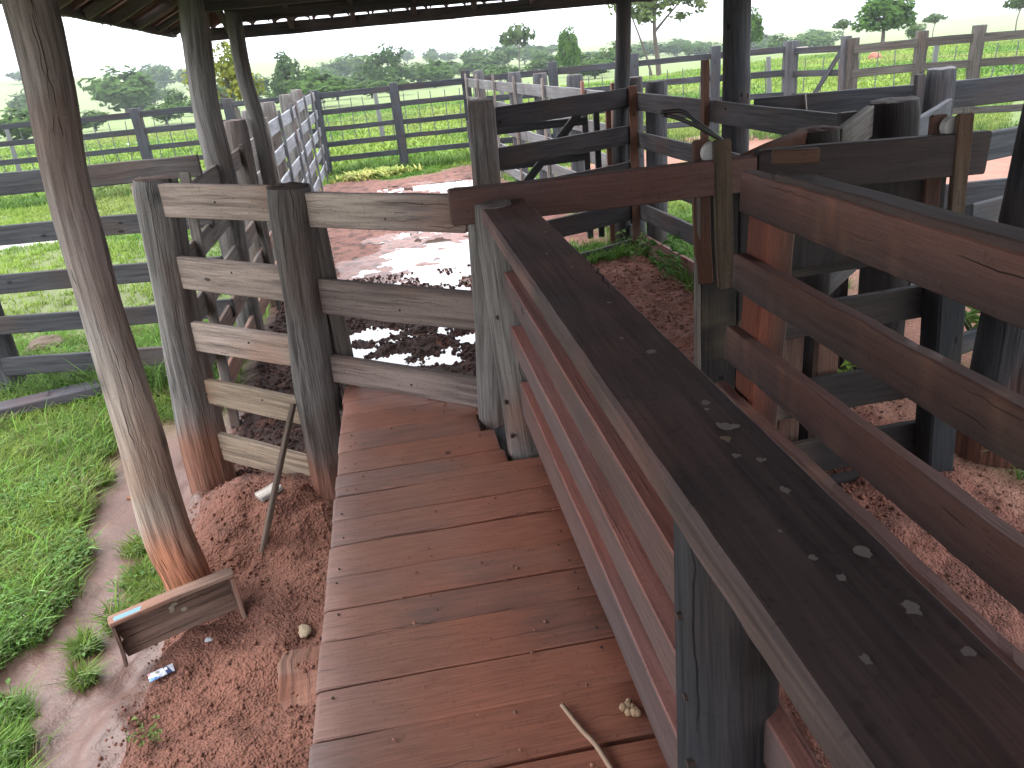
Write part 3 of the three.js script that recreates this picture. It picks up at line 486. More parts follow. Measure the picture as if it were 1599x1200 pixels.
{
  const t = thing('field_gate', 'dark wooden field gate with a diagonal brace in the far right fence', 'gate', V(8.9, 0, -16));
  plank(t, 'gate_post', V(8.5, -0.2, -16.6), V(8.5, 1.88, -16.6), 0.26, 0.24, M.dark, { up: V(1, 0, 0), ch: 0.03, rough: 0.01 });
  plank(t, 'gate_post', V(9.05, -0.2, -15.45), V(9.05, 1.9, -15.45), 0.16, 0.16, M.dark, { up: V(1, 0, 0), ch: 0.02, rough: 0.01, tint: 0.9 });
  for (const y of [1.74, 1.3, 0.86, 0.4]) board(t, [8.52, -16.5], [9.03, -15.5], y, 0.12, 0.035, M.dark, bf);
  plank(t, 'brace', V(8.6, 0.35, -16.3), V(9.02, 1.72, -15.45), 0.09, 0.03, M.dark, bf);
  plank(t, 'latch_bar', V(8.55, 1.73, -16.45), V(8.75, 1.73, -16.35), 0.04, 0.03, M.grey, { tint: 2 });
}
// pale slatted fence on the right side of the muddy pen
{
  const t = thing('slatted_fence', 'pale slatted fence with thin battens on the right side of the muddy pen', 'fence', V(2.2, 0, -13.5));
  const P = (z) => [1.86 + (z + 18.3) / 9.4 * 0.86, z];
  for (let i = 0; i < 5; i++) { const y = 1.76 - i * 0.37; for (const [a, b] of [[-18.3, -13.4], [-13.4, -10.7], [-10.7, -8.95]]) board(t, P(a), P(b), y, 0.17, 0.03, M.pale, { tint: 0.36, vary: 0.25, color: [1, 1, 1] }); }
  for (const z of [-18.0, -16.9, -15.4, -13.9, -12.2, -10.4, -9.35]) { const [x] = P(z); plank(t, 'batten', V(x - 0.05, -0.05, z), V(x - 0.05, 1.86, z), 0.07, 0.035, M.grey, { up: V(0, 0, 1), tint: 0.7, color: z > -11 ? [1.2, 0.75, 0.65] : [1, 1, 1] }); }
  for (const z of [-17.6, -14.6, -13.0, -11.3, -9.25]) { const [x] = P(z); log(t, 'post', [[x + 0.14, -0.3, z, 0.12], [x + 0.15, 1.9, z, 0.115]], M.darkLog, { ring: 18, tint: 1.1 }); }
}
// braced gate hanging in front of it
{
  const t = thing('pen_gate', 'dark pen gate with a steep diagonal brace, seen through the pen fence', 'gate', V(2.0, 0, -9.5));
  for (const x of [0.95, 2.28, 2.42]) plank(t, 'stile', V(x, 0.1, -9.35), V(x, 1.62, -9.35), 0.07, 0.05, M.dark, { up: V(1, 0, 0), tint: x > 2.3 ? 0.8 : 1.2 });
  for (const y of [1.55, 1.15, 0.75, 0.3]) board(t, [0.95, -9.32], [2.3, -9.32], y - 0.02, 0.09, 0.03, M.dark, { tint: 0.9 });
  plank(t, 'brace', V(1.35, 0.7, -9.26), V(2.2, 1.58, -9.26), 0.09, 0.035, M.dark, { tint: 0.7 });
}
// pen fence in two legs meeting at the reddish corner batten
{
  const t = thing('pen_fence', 'brown pen fence meeting at a reddish corner batten behind the handrail', 'fence', V(2.7, 0, -8.8));
  log(t, 'post', [[0.9, -0.3, -8.18, 0.15], [0.93, 1.0, -8.14, 0.145], [0.95, 1.9, -8.1, 0.135]], M.log, { ring: 30, rough: 0.05, knots: 4, cracks: 6, tint: 0.6 });
  for (const [y, h, k] of [[1.82, 0.2, 0.85], [1.43, 0.2, 1.0], [1.04, 0.2, 0.8], [0.6, 0.22, 0.9], [0.15, 0.2, 0.8]]) board(t, [1.0, -8.12], [2.7, -8.86], y, h, 0.04, M.dark, { tint: k * 0.7, color: [1.12, 1, 0.97] });
  for (const [y, h] of [[1.765, 0.185], [1.36, 0.17], [0.96, 0.17], [0.575, 0.19], [0.22, 0.2]]) { board(t, [2.75, -8.85], [2.86, -7.0], y, h, 0.04, M.dark, { tint: 1.15, color: y < 0.4 ? [1.7, 0.9, 0.75] : [1.1, 1, 0.98] }); board(t, [2.87, -6.95], [2.98, -4.72], y, h, 0.04, M.dark, { tint: 1.15, color: [1.1, 1, 0.98] }); }
  plank(t, 'batten', V(2.69, -0.1, -8.80), V(2.70, 1.84, -8.80), 0.09, 0.05, M.red, { up: V(1, 0, 0.2), tint: 0.55 });
  plank(t, 'batten', V(2.80, -0.1, -7.02), V(2.81, 2.1, -7.02), 0.09, 0.05, M.red, { up: V(0, 0, 1), tint: 0.5 });
  plank(t, 'batten', V(2.45, -0.1, -8.95), V(2.46, 1.72, -8.95), 0.06, 0.04, M.red, { up: V(1, 0, 0), tint: 0.5 });
  log(t, 'post', [[2.93, -0.3, -8.75, 0.12], [2.95, 1.86, -8.75, 0.115]], M.darkLog, { ring: 18 });
  const lp = log(t, 'post', [[3.06, -0.3, -4.55, 0.15], [3.04, 1.0, -4.55, 0.148], [3.0, 1.87, -4.55, 0.145]], M.railLog, { ring: 34, rough: 0.035, knots: 2, cracks: 5, tint: 0.6, topTint: [2.4, 2.2, 2.1] });
  plank(t, 'batten', V(2.82, -0.1, -4.68), V(2.79, 1.82, -4.68), 0.12, 0.06, M.rail, { up: V(1, 0, 0), tint: 1.2 });
}
// sorting chute right: short log stub, boards and dark fence behind
{
  const t = thing('sorting_fence', 'low dark fence with a chopped log stub and a pale slanting board', 'fence', V(2.3, 0, -4.0));
  log(t, 'post', [[2.2, -0.3, -3.98, 0.12], [2.2, 1.0, -3.98, 0.12], [2.19, 1.84, -3.96, 0.115]], M.railLog, { ring: 26, rough: 0.06, tint: 0.75, topTint: [3.4, 2.5, 2.1] });
  plank(t, 'rail', V(2.31, 1.74, -3.95), V(2.82, 1.775, -4.5), 0.18, 0.045, M.grey, { tint: 0.4, color: [0.95, 0.97, 1] });
  for (const y of [1.42, 1.0, 0.6]) plank(t, 'rail', V(2.28, y, -3.95), V(2.85, y, -4.5), 0.17, 0.045, M.dark, {});
  plank(t, 'rail', V(1.62, 1.74, -3.72), V(2.1, 1.82, -3.92), 0.07, 0.05, M.red, { tint: 0.42 });
  for (const y of [1.38, 0.98, 0.55]) plank(t, 'rail', V(1.5, y, -3.72), V(2.12, y, -3.95), 0.17, 0.045, M.rail, { tint: 0.8 });
}
{
  const t = thing('crossing_fence', 'blue-black board fence with a thick square-topped post behind the log post', 'fence', V(4.3, 0, -6.1));
  log(t, 'post', [[4.36, -0.3, -6.02, 0.115], [4.32, 1.9, -5.98, 0.108]], M.darkLog, { ring: 24, rough: 0.04, tint: 0.8, topTint: [1.8, 1.8, 1.8] });
  plank(t, 'batten', V(4.15, -0.1, -5.95), V(4.12, 1.88, -5.95), 0.07, 0.05, M.dark, { up: V(1, 0, 0), tint: 0.6 });
  for (const [y, h] of [[1.78, 0.21], [1.36, 0.2], [0.95, 0.2], [0.55, 0.2]]) { board(t, [3.05, -6.55], [4.3, -6.2], y, h, 0.045, M.dark, { tint: 0.65, color: [0.95, 1, 1.06] }); board(t, [4.3, -6.2], [6.9, -5.9], y, h, 0.045, M.dark, { tint: 0.65, color: [0.95, 1, 1.06] }); }
  plank(t, 'rope_end', V(3.42, 1.8, -6.4), V(3.46, 1.5, -6.38), 0.012, 0.012, M.grey, { tint: 1.4 });
}
{
  const t = thing('inner_fence', 'slate-blue rails running right from the log post to the frame edge', 'fence', V(4, 0, -5));
  for (const [y, h] of [[1.70, 0.19], [1.28, 0.17], [0.82, 0.17], [0.4, 0.17]]) { board(t, [3.1, -4.62], [4.25, -5.75], y, h, 0.04, M.dark, { tint: 0.95, color: [0.95, 1, 1.06] }); board(t, [3.12, -4.3], [5.4, -5.0], y - 0.06, h - 0.02, 0.04, M.dark, { tint: 0.8, color: [0.95, 1, 1.06] }); }
  log(t, 'post', [[5.45, -0.3, -5.05, 0.12], [5.45, 1.85, -5.05, 0.11]], M.darkLog, { ring: 18 });
}

// ------------------------------------------------------------------ sliding gates under their beam
{
  const t = thing('gate_beam', 'long reddish-brown beam laid across the posts that carries the sliding gates', 'beam', V(1.4, 0, -3.2));
  plank(t, 'beam_board', V(0.205, 1.815, -3.17), V(1.5, 1.80, -3.2), 0.145, 0.055, M.mauve, { rough: 0.003, tint: 0.56, vary: 0, bow: 0, color: [1.1, 0.86, 0.82] });
  plank(t, 'beam_board', V(1.505, 1.80, -3.2), V(2.62, 1.755, -3.27), 0.185, 0.055, M.rail, { rough: 0.003, tint: 0.62, vary: 0, bow: 0, color: [1.1, 0.95, 0.95] });
}
function slidingGate(label, x0, x1, z, top, bottom, nB, strapX, wheelY, mossy) {
  const t = thing('sliding_gate', label, 'gate', V((x0 + x1) / 2, 0, z), 'sliding gates on the beam');
  const w = (x1 - x0) / nB;
  for (let i = 0; i < nB; i++) plank(t, 'board', V(x0 + w * (i + 0.5), bottom, z), V(x0 + w * (i + 0.5), top + rr(-0.01, 0.01), z), w - 0.006, 0.035, M.rail, {
    up: V(1, 0, 0), rough: 0.003, tint: 0.5, shade: (P, c) => { const m = mossy * sstep(0.48, 0.6, fbm(P.x * 9, P.y * 6, 4)) * (1 - sstep(1.05, 1.35, P.y)); return [c[0] * (1 + 3.2 * m), c[1] * (1 + 3.0 * m), c[2] * (1 + 1.6 * m)]; }, seg: 0.05 });
  plank(t, 'edge_batten', V(x0 - 0.02, bottom, z + 0.03), V(x0 - 0.02, top + 0.03, z + 0.03), 0.025, 0.03, M.grey, { up: V(1, 0, 0), tint: 0.62 });
  const s = plank(t, 'hanger_strap', V(strapX + 0.03, 1.32, z + 0.13), V(strapX, wheelY + 0.055, z + 0.13), 0.075, 0.03, M.grey, { up: V(1, 0, 0), tint: 0.33, color: [1, 0.85, 0.68] });
  plank(t, 'hanger_strap', V(strapX - 0.03, 1.32, z + 0.03), V(strapX - 0.05, wheelY + 0.05, z + 0.03), 0.075, 0.03, M.red, { up: V(1, 0, 0), tint: 0.45 });
  const wg = new THREE.LatheGeometry([[0.0, -0.02], [0.042, -0.02], [0.045, -0.014], [0.035, 0], [0.045, 0.014], [0.042, 0.02], [0, 0.02]].map(([r, y]) => new THREE.Vector2(r, y)), 28);
  wg.rotateX(Math.PI / 2);
  const wh = mesh('roller_wheel', wg, new THREE.MeshStandardMaterial({ color: new THREE.Color(0.42, 0.40, 0.38), roughness: 0.55 }), t);
  wh.position.copy(V(strapX - 0.022, wheelY, z + 0.082).sub(t.position));
  return t;
}
slidingGate('narrow dark sliding gate at the chute mouth, dung-smeared near its foot', 1.30, 1.66, -3.31, 1.70, 0.35, 2, 1.345, 1.9, 1);
slidingGate('broad dark sliding gate right of the chute, hanging from a white roller', 1.72, 2.52, -3.37, 1.68, 1.30, 1, 2.475, 1.88, 0);
{
  const t = thing('gate_lever', 'forked iron lever poking out above the narrow sliding gate', 'lever', V(1.4, 1.95, -3.45));
  const rod = (pts, r) => new THREE.TubeGeometry(new THREE.CatmullRomCurve3(pts.map((p) => V(...p))), 24, r, 8);
  mesh('rod', shift(rod([[1.48, 1.90, -3.45], [1.36, 2.0, -3.5], [1.31, 2.045, -3.53], [1.22, 2.05, -3.55]], 0.009), t), M.steel, t);
  mesh('rod', shift(rod([[1.47, 1.90, -3.40], [1.33, 1.99, -3.42], [1.24, 2.035, -3.44], [1.205, 2.045, -3.45]], 0.009), t), M.steel, t);
  mesh('rod', shift(rod([[1.22, 2.05, -3.55], [1.20, 2.048, -3.5], [1.205, 2.045, -3.45]], 0.009), t), M.steel, t);
}
// low boards between the gate and the far chute post
{
  const t = thing('chute_end_fence', 'dark stack of boards across the chute end, nailed to a square post', 'fence', V(2.2, 0, -3.45));
  plank(t, 'post', V(2.72, -0.3, -3.42), V(2.60, 1.5, -3.42), 0.15, 0.15, M.dark, { up: V(1, 0, 0), ch: 0.012, rough: 0.004, tint: 0.34, vary: 0, color: [0.95, 1, 1.06] });
  for (const [y, h, k, x0] of [[1.33, 0.2, 0.95, 1.5], [1.0, 0.17, 1.25, 1.66], [0.56, 0.2, 1.0, 1.5], [0.20, 0.2, 0.85, 1.5], [-0.02, 0.14, 0.8, 1.5]])
    plank(t, 'rail', V(x0, y, -3.46), V(2.68, y - 0.01, -3.52), h, 0.045, M.rail, { tint: k * 0.6, vary: 0.1, seg: 0.06, shade: (P, c) => { const m = sstep(0.5, 0.62, fbm(P.x * 8, P.y * 9, 4)) * (1 - sstep(1.75, 2.15, P.x)) * (P.y < 0.75 ? 1 : 0.25); return [c[0] * (1 + 2.6 * m), c[1] * (1 + 2.3 * m), c[2] * (1 + 1.5 * m)]; } });
  for (const x of [1.62, 1.92, 2.12]) plank(t, 'upright', V(x, -0.1, -3.6), V(x, 1.0, -3.6), 0.12, 0.05, M.grey, { up: V(1, 0, 0), tint: 0.45, color: [1.2, 0.85, 0.75] });
}

// ------------------------------------------------------------------ open shed: roof on crooked poles
{
  const t = thing('open_shed', 'open tiled shed roof carried on crooked log poles', 'shed', V(0.85, 0, -4));
  const pm = (P, c) => muddy(0.55, 1)(P, c);
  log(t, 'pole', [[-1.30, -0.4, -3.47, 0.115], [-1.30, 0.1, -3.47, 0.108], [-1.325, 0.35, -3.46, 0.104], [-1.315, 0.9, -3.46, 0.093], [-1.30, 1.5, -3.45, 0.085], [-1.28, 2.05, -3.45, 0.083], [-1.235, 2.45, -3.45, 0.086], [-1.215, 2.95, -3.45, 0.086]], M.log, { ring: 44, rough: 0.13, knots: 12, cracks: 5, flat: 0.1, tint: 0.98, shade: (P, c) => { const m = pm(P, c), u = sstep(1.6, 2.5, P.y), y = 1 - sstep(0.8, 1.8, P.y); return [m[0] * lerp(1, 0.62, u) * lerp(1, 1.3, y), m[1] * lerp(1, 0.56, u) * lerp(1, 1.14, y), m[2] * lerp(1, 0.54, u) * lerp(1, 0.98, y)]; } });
  log(t, 'pole', [[-1.52, -0.4, -7.3, 0.125], [-1.5, 0.8, -7.3, 0.115], [-1.45, 1.6, -7.28, 0.12], [-1.45, 2.2, -7.3, 0.108], [-1.36, 3.0, -7.3, 0.108]], M.log, { ring: 30, rough: 0.1, knots: 9, cracks: 5, tint: 0.62 });
  log(t, 'pole', [[-1.30, -0.4, -8.75, 0.1], [-1.27, 1.2, -8.7, 0.085], [-1.26, 1.9, -8.65, 0.078], [-1.29, 2.3, -8.62, 0.075], [-1.27, 2.9, -8.6, 0.075]], M.log, { ring: 24, rough: 0.07, tint: 0.55 });
  log(t, 'pole', [[2.64, -0.4, -9.15, 0.1], [2.62, 1.2, -9.1, 0.095], [2.68, 2.2, -9.05, 0.086], [2.70, 2.9, -9.0, 0.082]], M.darkLog, { ring: 24, rough: 0.06, tint: 0.7 });
  log(t, 'pole', [[3.1, -0.4, -7.0, 0.13], [3.09, 1.2, -7.0, 0.12], [3.06, 2.9, -6.95, 0.115]], M.darkLog, { ring: 26, rough: 0.05, tint: 0.75 });
  log(t, 'pole', [[3.12, -0.4, -3.52, 0.19], [3.13, 0.15, -3.52, 0.18], [3.16, 0.7, -3.54, 0.165], [3.20, 1.6, -3.56, 0.14], [3.33, 2.9, -3.58, 0.13]], M.darkLog, { ring: 30, rough: 0.1, knots: 8, cracks: 6, tint: 0.75, shade: muddy(0.7, 1, [2.6, 1.2, 0.8]) });
  const X0 = -1.9, X1 = 3.55, ZF = -9.05, ZB = 5.5, YE = 2.80, SL = 0.46, CX = (X0 + X1) / 2, HW = (X1 - X0) / 2;
  // eave beams; the left eave climbs a little towards the near end
  const lift = (s, z) => (s < 0 ? 0.024 * (z - ZF) : 0);
  plank(t, 'eave_beam', V(X0 + 0.02, YE - 0.06, ZF), V(X1, YE - 0.08, ZF), 0.12, 0.06, M.rail, { tint: 1.6, vary: 0, rough: 0.005 });
  plank(t, 'eave_beam', V(X0 - 0.04, YE + 0.005, ZF), V(X0 - 0.04, YE + 0.005 + 0.024 * (ZB - ZF), ZB), 0.13, 0.05, M.rail, { tint: 1.6, vary: 0, rough: 0.006 });
  plank(t, 'eave_beam', V(X1, YE - 0.02, ZF), V(X1, YE, ZB), 0.11, 0.06, M.rail, { tint: 1.4, vary: 0, rough: 0.006 });
  plank(t, 'tie_beam', V(-1.35, 2.88, -8.62), V(2.7, 2.86, -9.0), 0.15, 0.09, M.rail, { tint: 1.2 });
  plank(t, 'tie_beam', V(-1.3, 2.92, -7.3), V(3.1, 2.92, -6.95), 0.16, 0.1, M.rail, { tint: 1.2 });
  plank(t, 'tie_beam', V(-1.2, 2.94, -3.45), V(3.0, 2.94, -3.58), 0.16, 0.1, M.rail, { tint: 1.2 });
  plank(t, 'wall_plate', V(-1.25, 2.99, -8.6), V(-1.2, 2.99, ZB - 0.3), 0.12, 0.1, M.rail, { tint: 1.2 });
  plank(t, 'wall_plate', V(2.9, 2.99, -8.9), V(3.0, 2.99, ZB - 0.3), 0.12, 0.1, M.rail, { tint: 1.2 });
  for (let z = ZF + 0.25; z < 1.5; z += 0.62) for (const s of [-1, 1]) { const dxf = Math.min(HW, z - ZF), xe = CX + s * HW, xi = xe - s * Math.max(0.25, dxf); plank(t, 'rafter', V(xe, YE - 0.03 + lift(s, z), z), V(xi, YE - 0.03 + lift(s, z) + SL * Math.abs(xi - xe), z), 0.07, 0.05, M.rail, { tint: 2.2, vary: 0.3, seg: 1 }); }
  for (let x = X0 + 0.5; x < X1; x += 0.62) { const d = Math.min(x - X0, X1 - x); plank(t, 'rafter', V(x, YE - 0.05, ZF + 0.04), V(x, YE - 0.05 + SL * d, ZF + d), 0.07, 0.05, M.rail, { tint: 1.8, seg: 1 }); }
  // barrel tiles: the eave course one by one, the rest as one covering
  const tileM = new THREE.MeshStandardMaterial({ color: new THREE.Color(0.11, 0.06, 0.046), roughness: 0.95, side: THREE.DoubleSide, bumpMap: TX.grey.bump, bumpScale: 0.002 });
  const halfPipe = (r, len, seg = 7) => { const g = new THREE.CylinderGeometry(r, r * 0.86, len, seg, 1, true, Math.PI / 2, Math.PI); g.rotateX(Math.PI / 2); return g; };   // along z, arch up
  const shapes = [0, 1, 2].map((k) => { const g = halfPipe(0.095 + k * 0.003, 0.46); const s = g.clone(); return s; });
  const covers = [];
  const place = (x, y, z, dir, keep) => { // dir: unit down-slope in plan
    const m = new THREE.Matrix4(), zAx = V(dir[0], -SL, dir[1]).normalize(), up = V(dir[0] * SL, 1, dir[1] * SL).normalize(), xAx = V(0, 0, 0).crossVectors(up, zAx);
    m.makeBasis(xAx, up, zAx); m.setPosition(x - t.position.x, y, z - t.position.z);
    const g = shapes[Math.floor(rnd() * 3)];
    if (keep) { const q = mesh('roof_tile', g, tileM, t); q.matrixAutoUpdate = false; q.matrix.copy(m); q.matrix.decompose(q.position, q.quaternion, q.scale); q.matrixAutoUpdate = true; } else covers.push(g.clone().applyMatrix4(m));
  };
  const course = 0.36;
  for (let k = 0; k * course < HW; k++) {
    const d = k * course + 0.12, y = YE - 0.012 + SL * d;
    for (let x = X0 + d + 0.1; x < X1 - d; x += 0.2) place(x + rr(-0.008, 0.008), y + rr(-0.006, 0.006), ZF + d, [0, -1], k === 0);
    for (let z = ZF + d + 0.1; z < ZB; z += 0.2) { place(X0 + d, y + lift(-1, z) + rr(-0.006, 0.006), z, [-1, 0], k === 0 && z < 0); place(X1 - d, y + rr(-0.006, 0.006), z, [1, 0], k === 0 && z < 0); }
  }
  // pan tiles: a closed sheet under the arches
  const yP = YE + 0.04, yR = yP + SL * HW, pl = [];
  const sheet = (pts) => { const g = new THREE.BufferGeometry(), p = []; for (const q of pts) p.push(q[0] - t.position.x, q[1], q[2] - t.position.z); g.setAttribute('position', new THREE.Float32BufferAttribute(p, 3)); g.setAttribute('uv', new THREE.Float32BufferAttribute(pts.flatMap((q) => [q[0], q[2]]), 2)); g.setIndex(pts.length === 3 ? [0, 1, 2] : [0, 1, 2, 0, 2, 3]); g.computeVertexNormals(); return g; };
  const i = 0.22, yi = yP + SL * i;
  pl.push(sheet([[X0 + i, yi, ZF + i], [CX, yR, ZF + HW], [CX, yR + lift(-1, ZB), ZB], [X0 + i, yi + lift(-1, ZB), ZB]]), sheet([[X1 - i, yi, ZF + i], [X1 - i, yi, ZB], [CX, yR, ZB], [CX, yR, ZF + HW]]), sheet([[X0 + i, yi, ZF + i], [X1 - i, yi, ZF + i], [CX, yR, ZF + HW]]));
  mesh('roof_sheathing', mergeGeometries(pl), new THREE.MeshStandardMaterial({ color: new THREE.Color(0.05, 0.042, 0.04), roughness: 0.95, side: THREE.DoubleSide }), t);
  const cv = mesh('roof_covering', mergeGeometries(covers), tileM, t); cv.userData.kind = 'stuff';
}

// ------------------------------------------------------------------ things lying about
function jitter(g, amp, f, seed) { const a = g.attributes.position, v = V(0, 0, 0); for (let i = 0; i < a.count; i++) { v.fromBufferAttribute(a, i); const k = 1 + (fbm(v.x * f + seed, v.y * f + seed * 2, 3, v.z * f) - 0.5) * amp; a.setXYZ(i, v.x * k, v.y * k, v.z * k); } g.computeVertexNormals(); return g; }
{
  // shallow open box lying on its side, its inside facing up and forward
  const A = V(-1.44, 0.03, -2.92), B = V(-0.985, 0.04, -3.12), e1 = B.clone().sub(A).normalize(), back = V(e1.z, 0, -e1.x); if (back.z > 0) back.negate();
  const e2 = V(0, 0.975, 0).addScaledVector(back, 0.22).normalize(), e3 = V(0, 0.22, 0).addScaledVector(back, -0.975).normalize(), W = A.distanceTo(B);
  const t = thing('wooden_box', 'small open wooden box tipped on its side against the crooked pole', 'box', V(-1.24, 0.02, -3.1));
  const at = (u, v, w) => A.clone().addScaledVector(e1, u).addScaledVector(e2, v).addScaledVector(e3, w - 0.07).addScaledVector(back, 0.035).setY(0) .setY(A.y + e1.y * u + e2.y * v + e3.y * (w - 0.07) + 0.03);
  const bo = { vary: 0.1, ch: 0.003, rough: 0.0015, color: [1.2, 0.9, 0.78] };
  plank(t, 'back_board', at(0, 0.14, 0), at(W, 0.14, 0), 0.1, 0.014, M.grey, { ...bo, up: e2, tint: 0.6 });
  plank(t, 'back_board', at(0, 0.045, 0.004), at(W, 0.045, 0.004), 0.085, 0.014, M.grey, { ...bo, up: e2, tint: 0.72 });
  const top = plank(t, 'top_board', at(-0.022, 0.2, 0.045), at(W + 0.022, 0.2, 0.045), 0.018, 0.105, M.grey, { ...bo, up: e2, tint: 0.85 });
  plank(t, 'end_board', at(-0.01, -0.01, 0.05), at(-0.01, 0.19, 0.05), 0.016, 0.09, M.grey, { ...bo, up: e1, tint: 0.5 });
  plank(t, 'end_board', at(W + 0.01, -0.03, 0.05), at(W + 0.01, 0.19, 0.05), 0.018, 0.09, M.grey, { ...bo, up: e1, tint: 0.8 });
  const paint = plank(top, 'paint_patch', at(0.0, 0.2105, 0.06), at(0.18, 0.2105, 0.06), 0.002, 0.05, M.plain, { up: e2, color: [0.17, 0.31, 0.40], rough: 0.0006, ch: 0.0005, vary: 0.1, seg: 0.02 }); paint.userData.label = 'pale blue paint patch';
  for (let k = 0; k < 7; k++) { const g = jitter(new THREE.IcosahedronGeometry(0.012, 1), 0.8, 40, k); g.scale(rr(0.7, 1.3), rr(0.5, 1), 0.3); const m = mesh('mud_splash', g, new THREE.MeshStandardMaterial({ color: new THREE.Color(0.27, 0.23, 0.17), roughness: 0.95 }), t); m.lookAt(e3.clone().multiplyScalar(5)); m.position.copy(at(0.25 + rr(-0.03, 0.03), 0.14 + rr(-0.04, 0.03), 0.009).sub(t.position)); }
}
{
  // crumpled foil snack packet
  const c = document.createElement('canvas'); c.width = 256; c.height = 128; const x = c.getContext('2d');
  x.fillStyle = '#c9ccd6'; x.fillRect(0, 0, 256, 128); x.fillStyle = '#5b7fb5'; x.beginPath(); x.moveTo(0, 128); x.lineTo(0, 70); x.lineTo(120, 128); x.fill(); x.fillStyle = '#2d3a63'; x.beginPath(); x.moveTo(150, 0); x.lineTo(190, 0); x.lineTo(235, 128); x.lineTo(180, 128); x.fill();
  x.fillStyle = '#b06a6a'; x.fillRect(0, 10, 26, 40); x.fillStyle = '#7d7566'; x.beginPath(); x.ellipse(95, 66, 24, 22, 0, 0, 7); x.fill(); x.fillStyle = '#f2f2f4'; x.fillRect(170, 40, 26, 40);
  const tx = new THREE.CanvasTexture(c); tx.colorSpace = THREE.SRGBColorSpace;
  const g = new THREE.PlaneGeometry(0.105, 0.05, 24, 12), a = g.attributes.position;
  for (let i = 0; i < a.count; i++) { const px = a.getX(i), py = a.getY(i); a.setZ(i, 0.010 * (1 - (py / 0.025) ** 2) * (1 - (px / 0.0525) ** 4) + 0.006 * (fbm(px * 90, py * 90, 3) - 0.5)); }
  const under = g.clone(); { const b = under.attributes.position; for (let i = 0; i < b.count; i++) b.setZ(i, Math.min(-0.001, -0.3 * b.getZ(i))); }
  const gg = mergeGeometries([g, under]); gg.computeVertexNormals();
  const m = mesh('snack_packet', gg, new THREE.MeshStandardMaterial({ map: tx, roughness: 0.35, metalness: 0.15, side: THREE.DoubleSide }));
  m.rotation.set(-Math.PI / 2 + 0.1, 0, 0.42); m.position.set(-1.30, ground(-1.3, -2.87) + 0.025, -2.87); tag(m, 'crumpled blue and white snack packet on the red soil by the box', 'packet');
}
function pebble(name, label, cat, x, z, r, col, sq = 0.6, seed = 1, group) { const g = jitter(new THREE.IcosahedronGeometry(r, 3), 0.9, 1.1 / r, seed); g.scale(1, sq, 0.85); const m = mesh(name, g, new THREE.MeshStandardMaterial({ color: new THREE.Color(...col), roughness: 0.9, bumpMap: M.ground.bumpMap, bumpScale: 0.01 })); m.position.set(x, ground(x, z) + r * sq * 0.4, z); m.rotation.y = seed; return tag(m, label, cat, group); }
pebble('paper_scrap', 'white scrap of paper just in front of the tipped box', 'scrap', -1.13, -3.03, 0.017, [0.8, 0.8, 0.82], 0.6, 3);
pebble('stone', 'pale cream stone lying on the loose red soil near the walkway edge', 'stone', -0.70, -2.98, 0.035, [0.55, 0.42, 0.28], 0.7, 5);
pebble('brick_shard', 'orange brick shard on the wet mud strip', 'brick shard', -2.02, -3.93, 0.035, [0.42, 0.13, 0.06], 0.5, 8);
pebble('brick_shard', 'half-buried orange brick shard at the edge of the grass', 'brick shard', -2.12, -4.15, 0.03, [0.38, 0.14, 0.07], 0.4, 11);
pebble('brick_shard', 'small brick shard in the mud strip beside the crooked pole', 'brick shard', -1.93, -4.65, 0.022, [0.40, 0.15, 0.08], 0.5, 13);
pebble('anthill', 'low brown anthill in the grass behind the near board fence', 'anthill', -3.66, -8.1, 0.2, [0.085, 0.055, 0.034], 0.42, 17);
pebble('termite_mound', 'red termite mound on the slope beyond the far right fence', 'termite mound', 24.4, -38.9, 0.3, [0.26, 0.10, 0.065], 0.95, 19);
for (const [x, z, s, w] of [[-11.2, -37.1, 21, 'leftmost of the three together'], [-11.0, -37.4, 22, 'middle one of the three together'], [-10.75, -37.9, 23, 'rightmost of the three together'], [-10.2, -40.4, 24, 'farther off on its own behind the post'], [-9.0, -38.2, 25, 'lone one nearest the crooked poles']]) pebble('white_stone', `small white stone in the far left pasture, ${w}`, 'stone', x, z, 0.10, [0.85, 0.85, 0.82], 0.6, s, 'white stones in the pasture');
{
  const b = mesh('wood_chunk', plankGeo(V(-0.97, 0.075, -3.86), V(-0.86, 0.095, -3.93), 0.03, 0.09, { tint: 1.9, rough: 0.004, ch: 0.006, color: [0.95, 1, 1] }), M.grey); b.position.y = ground(-0.91, -3.89) - 0.06; tag(b, 'pale offcut of wood half sunk in the soil behind the leaning stick', 'offcut');
  const s = mesh('leaning_stick', plankGeo(V(-0.955, ground(-0.955, -3.62) - 0.03, -3.60), V(-0.69, 0.76, -3.93), 0.032, 0.026, { tint: 0.55, rough: 0.002, color: [1.1, 0.95, 0.85] }), M.grey); tag(s, 'thin sawn stick leaning on the cross fence beside the dark post', 'stick');
  const p = mesh('fallen_plank', plankGeo(V(-3.9, 0.085, -6.13), V(-2.56, 0.10, -6.49), 0.08, 0.2, { tint: 1.1, rough: 0.004, ch: 0.008, color: [1.05, 0.98, 1.05] }), M.dark); tag(p, 'dark plank lying in the grass in front of the near fence', 'plank');
  const g = plankGeo(V(-0.66, 0.05, -2.86), V(-0.66, 0.0, -2.2), 0.05, 0.27, { tint: 0.62, rough: 0.024, ch: 0.012, seg: 0.03, shade: (P, c) => { const m = sstep(0.42, 0.6, fbm(P.x * 14, P.z * 9, 4)); return [c[0] * lerp(1.6, 1.25, m), c[1] * lerp(1.05, 0.62, m), c[2] * lerp(0.9, 0.45, m)]; } }); const q = mesh('buried_slab', g, M.grey); q.position.y = ground(-0.66, -2.6) - 0.008; q.rotation.z = 0.03; tag(q, 'worn slab of wood half buried in red soil against the walkway', 'slab');
}
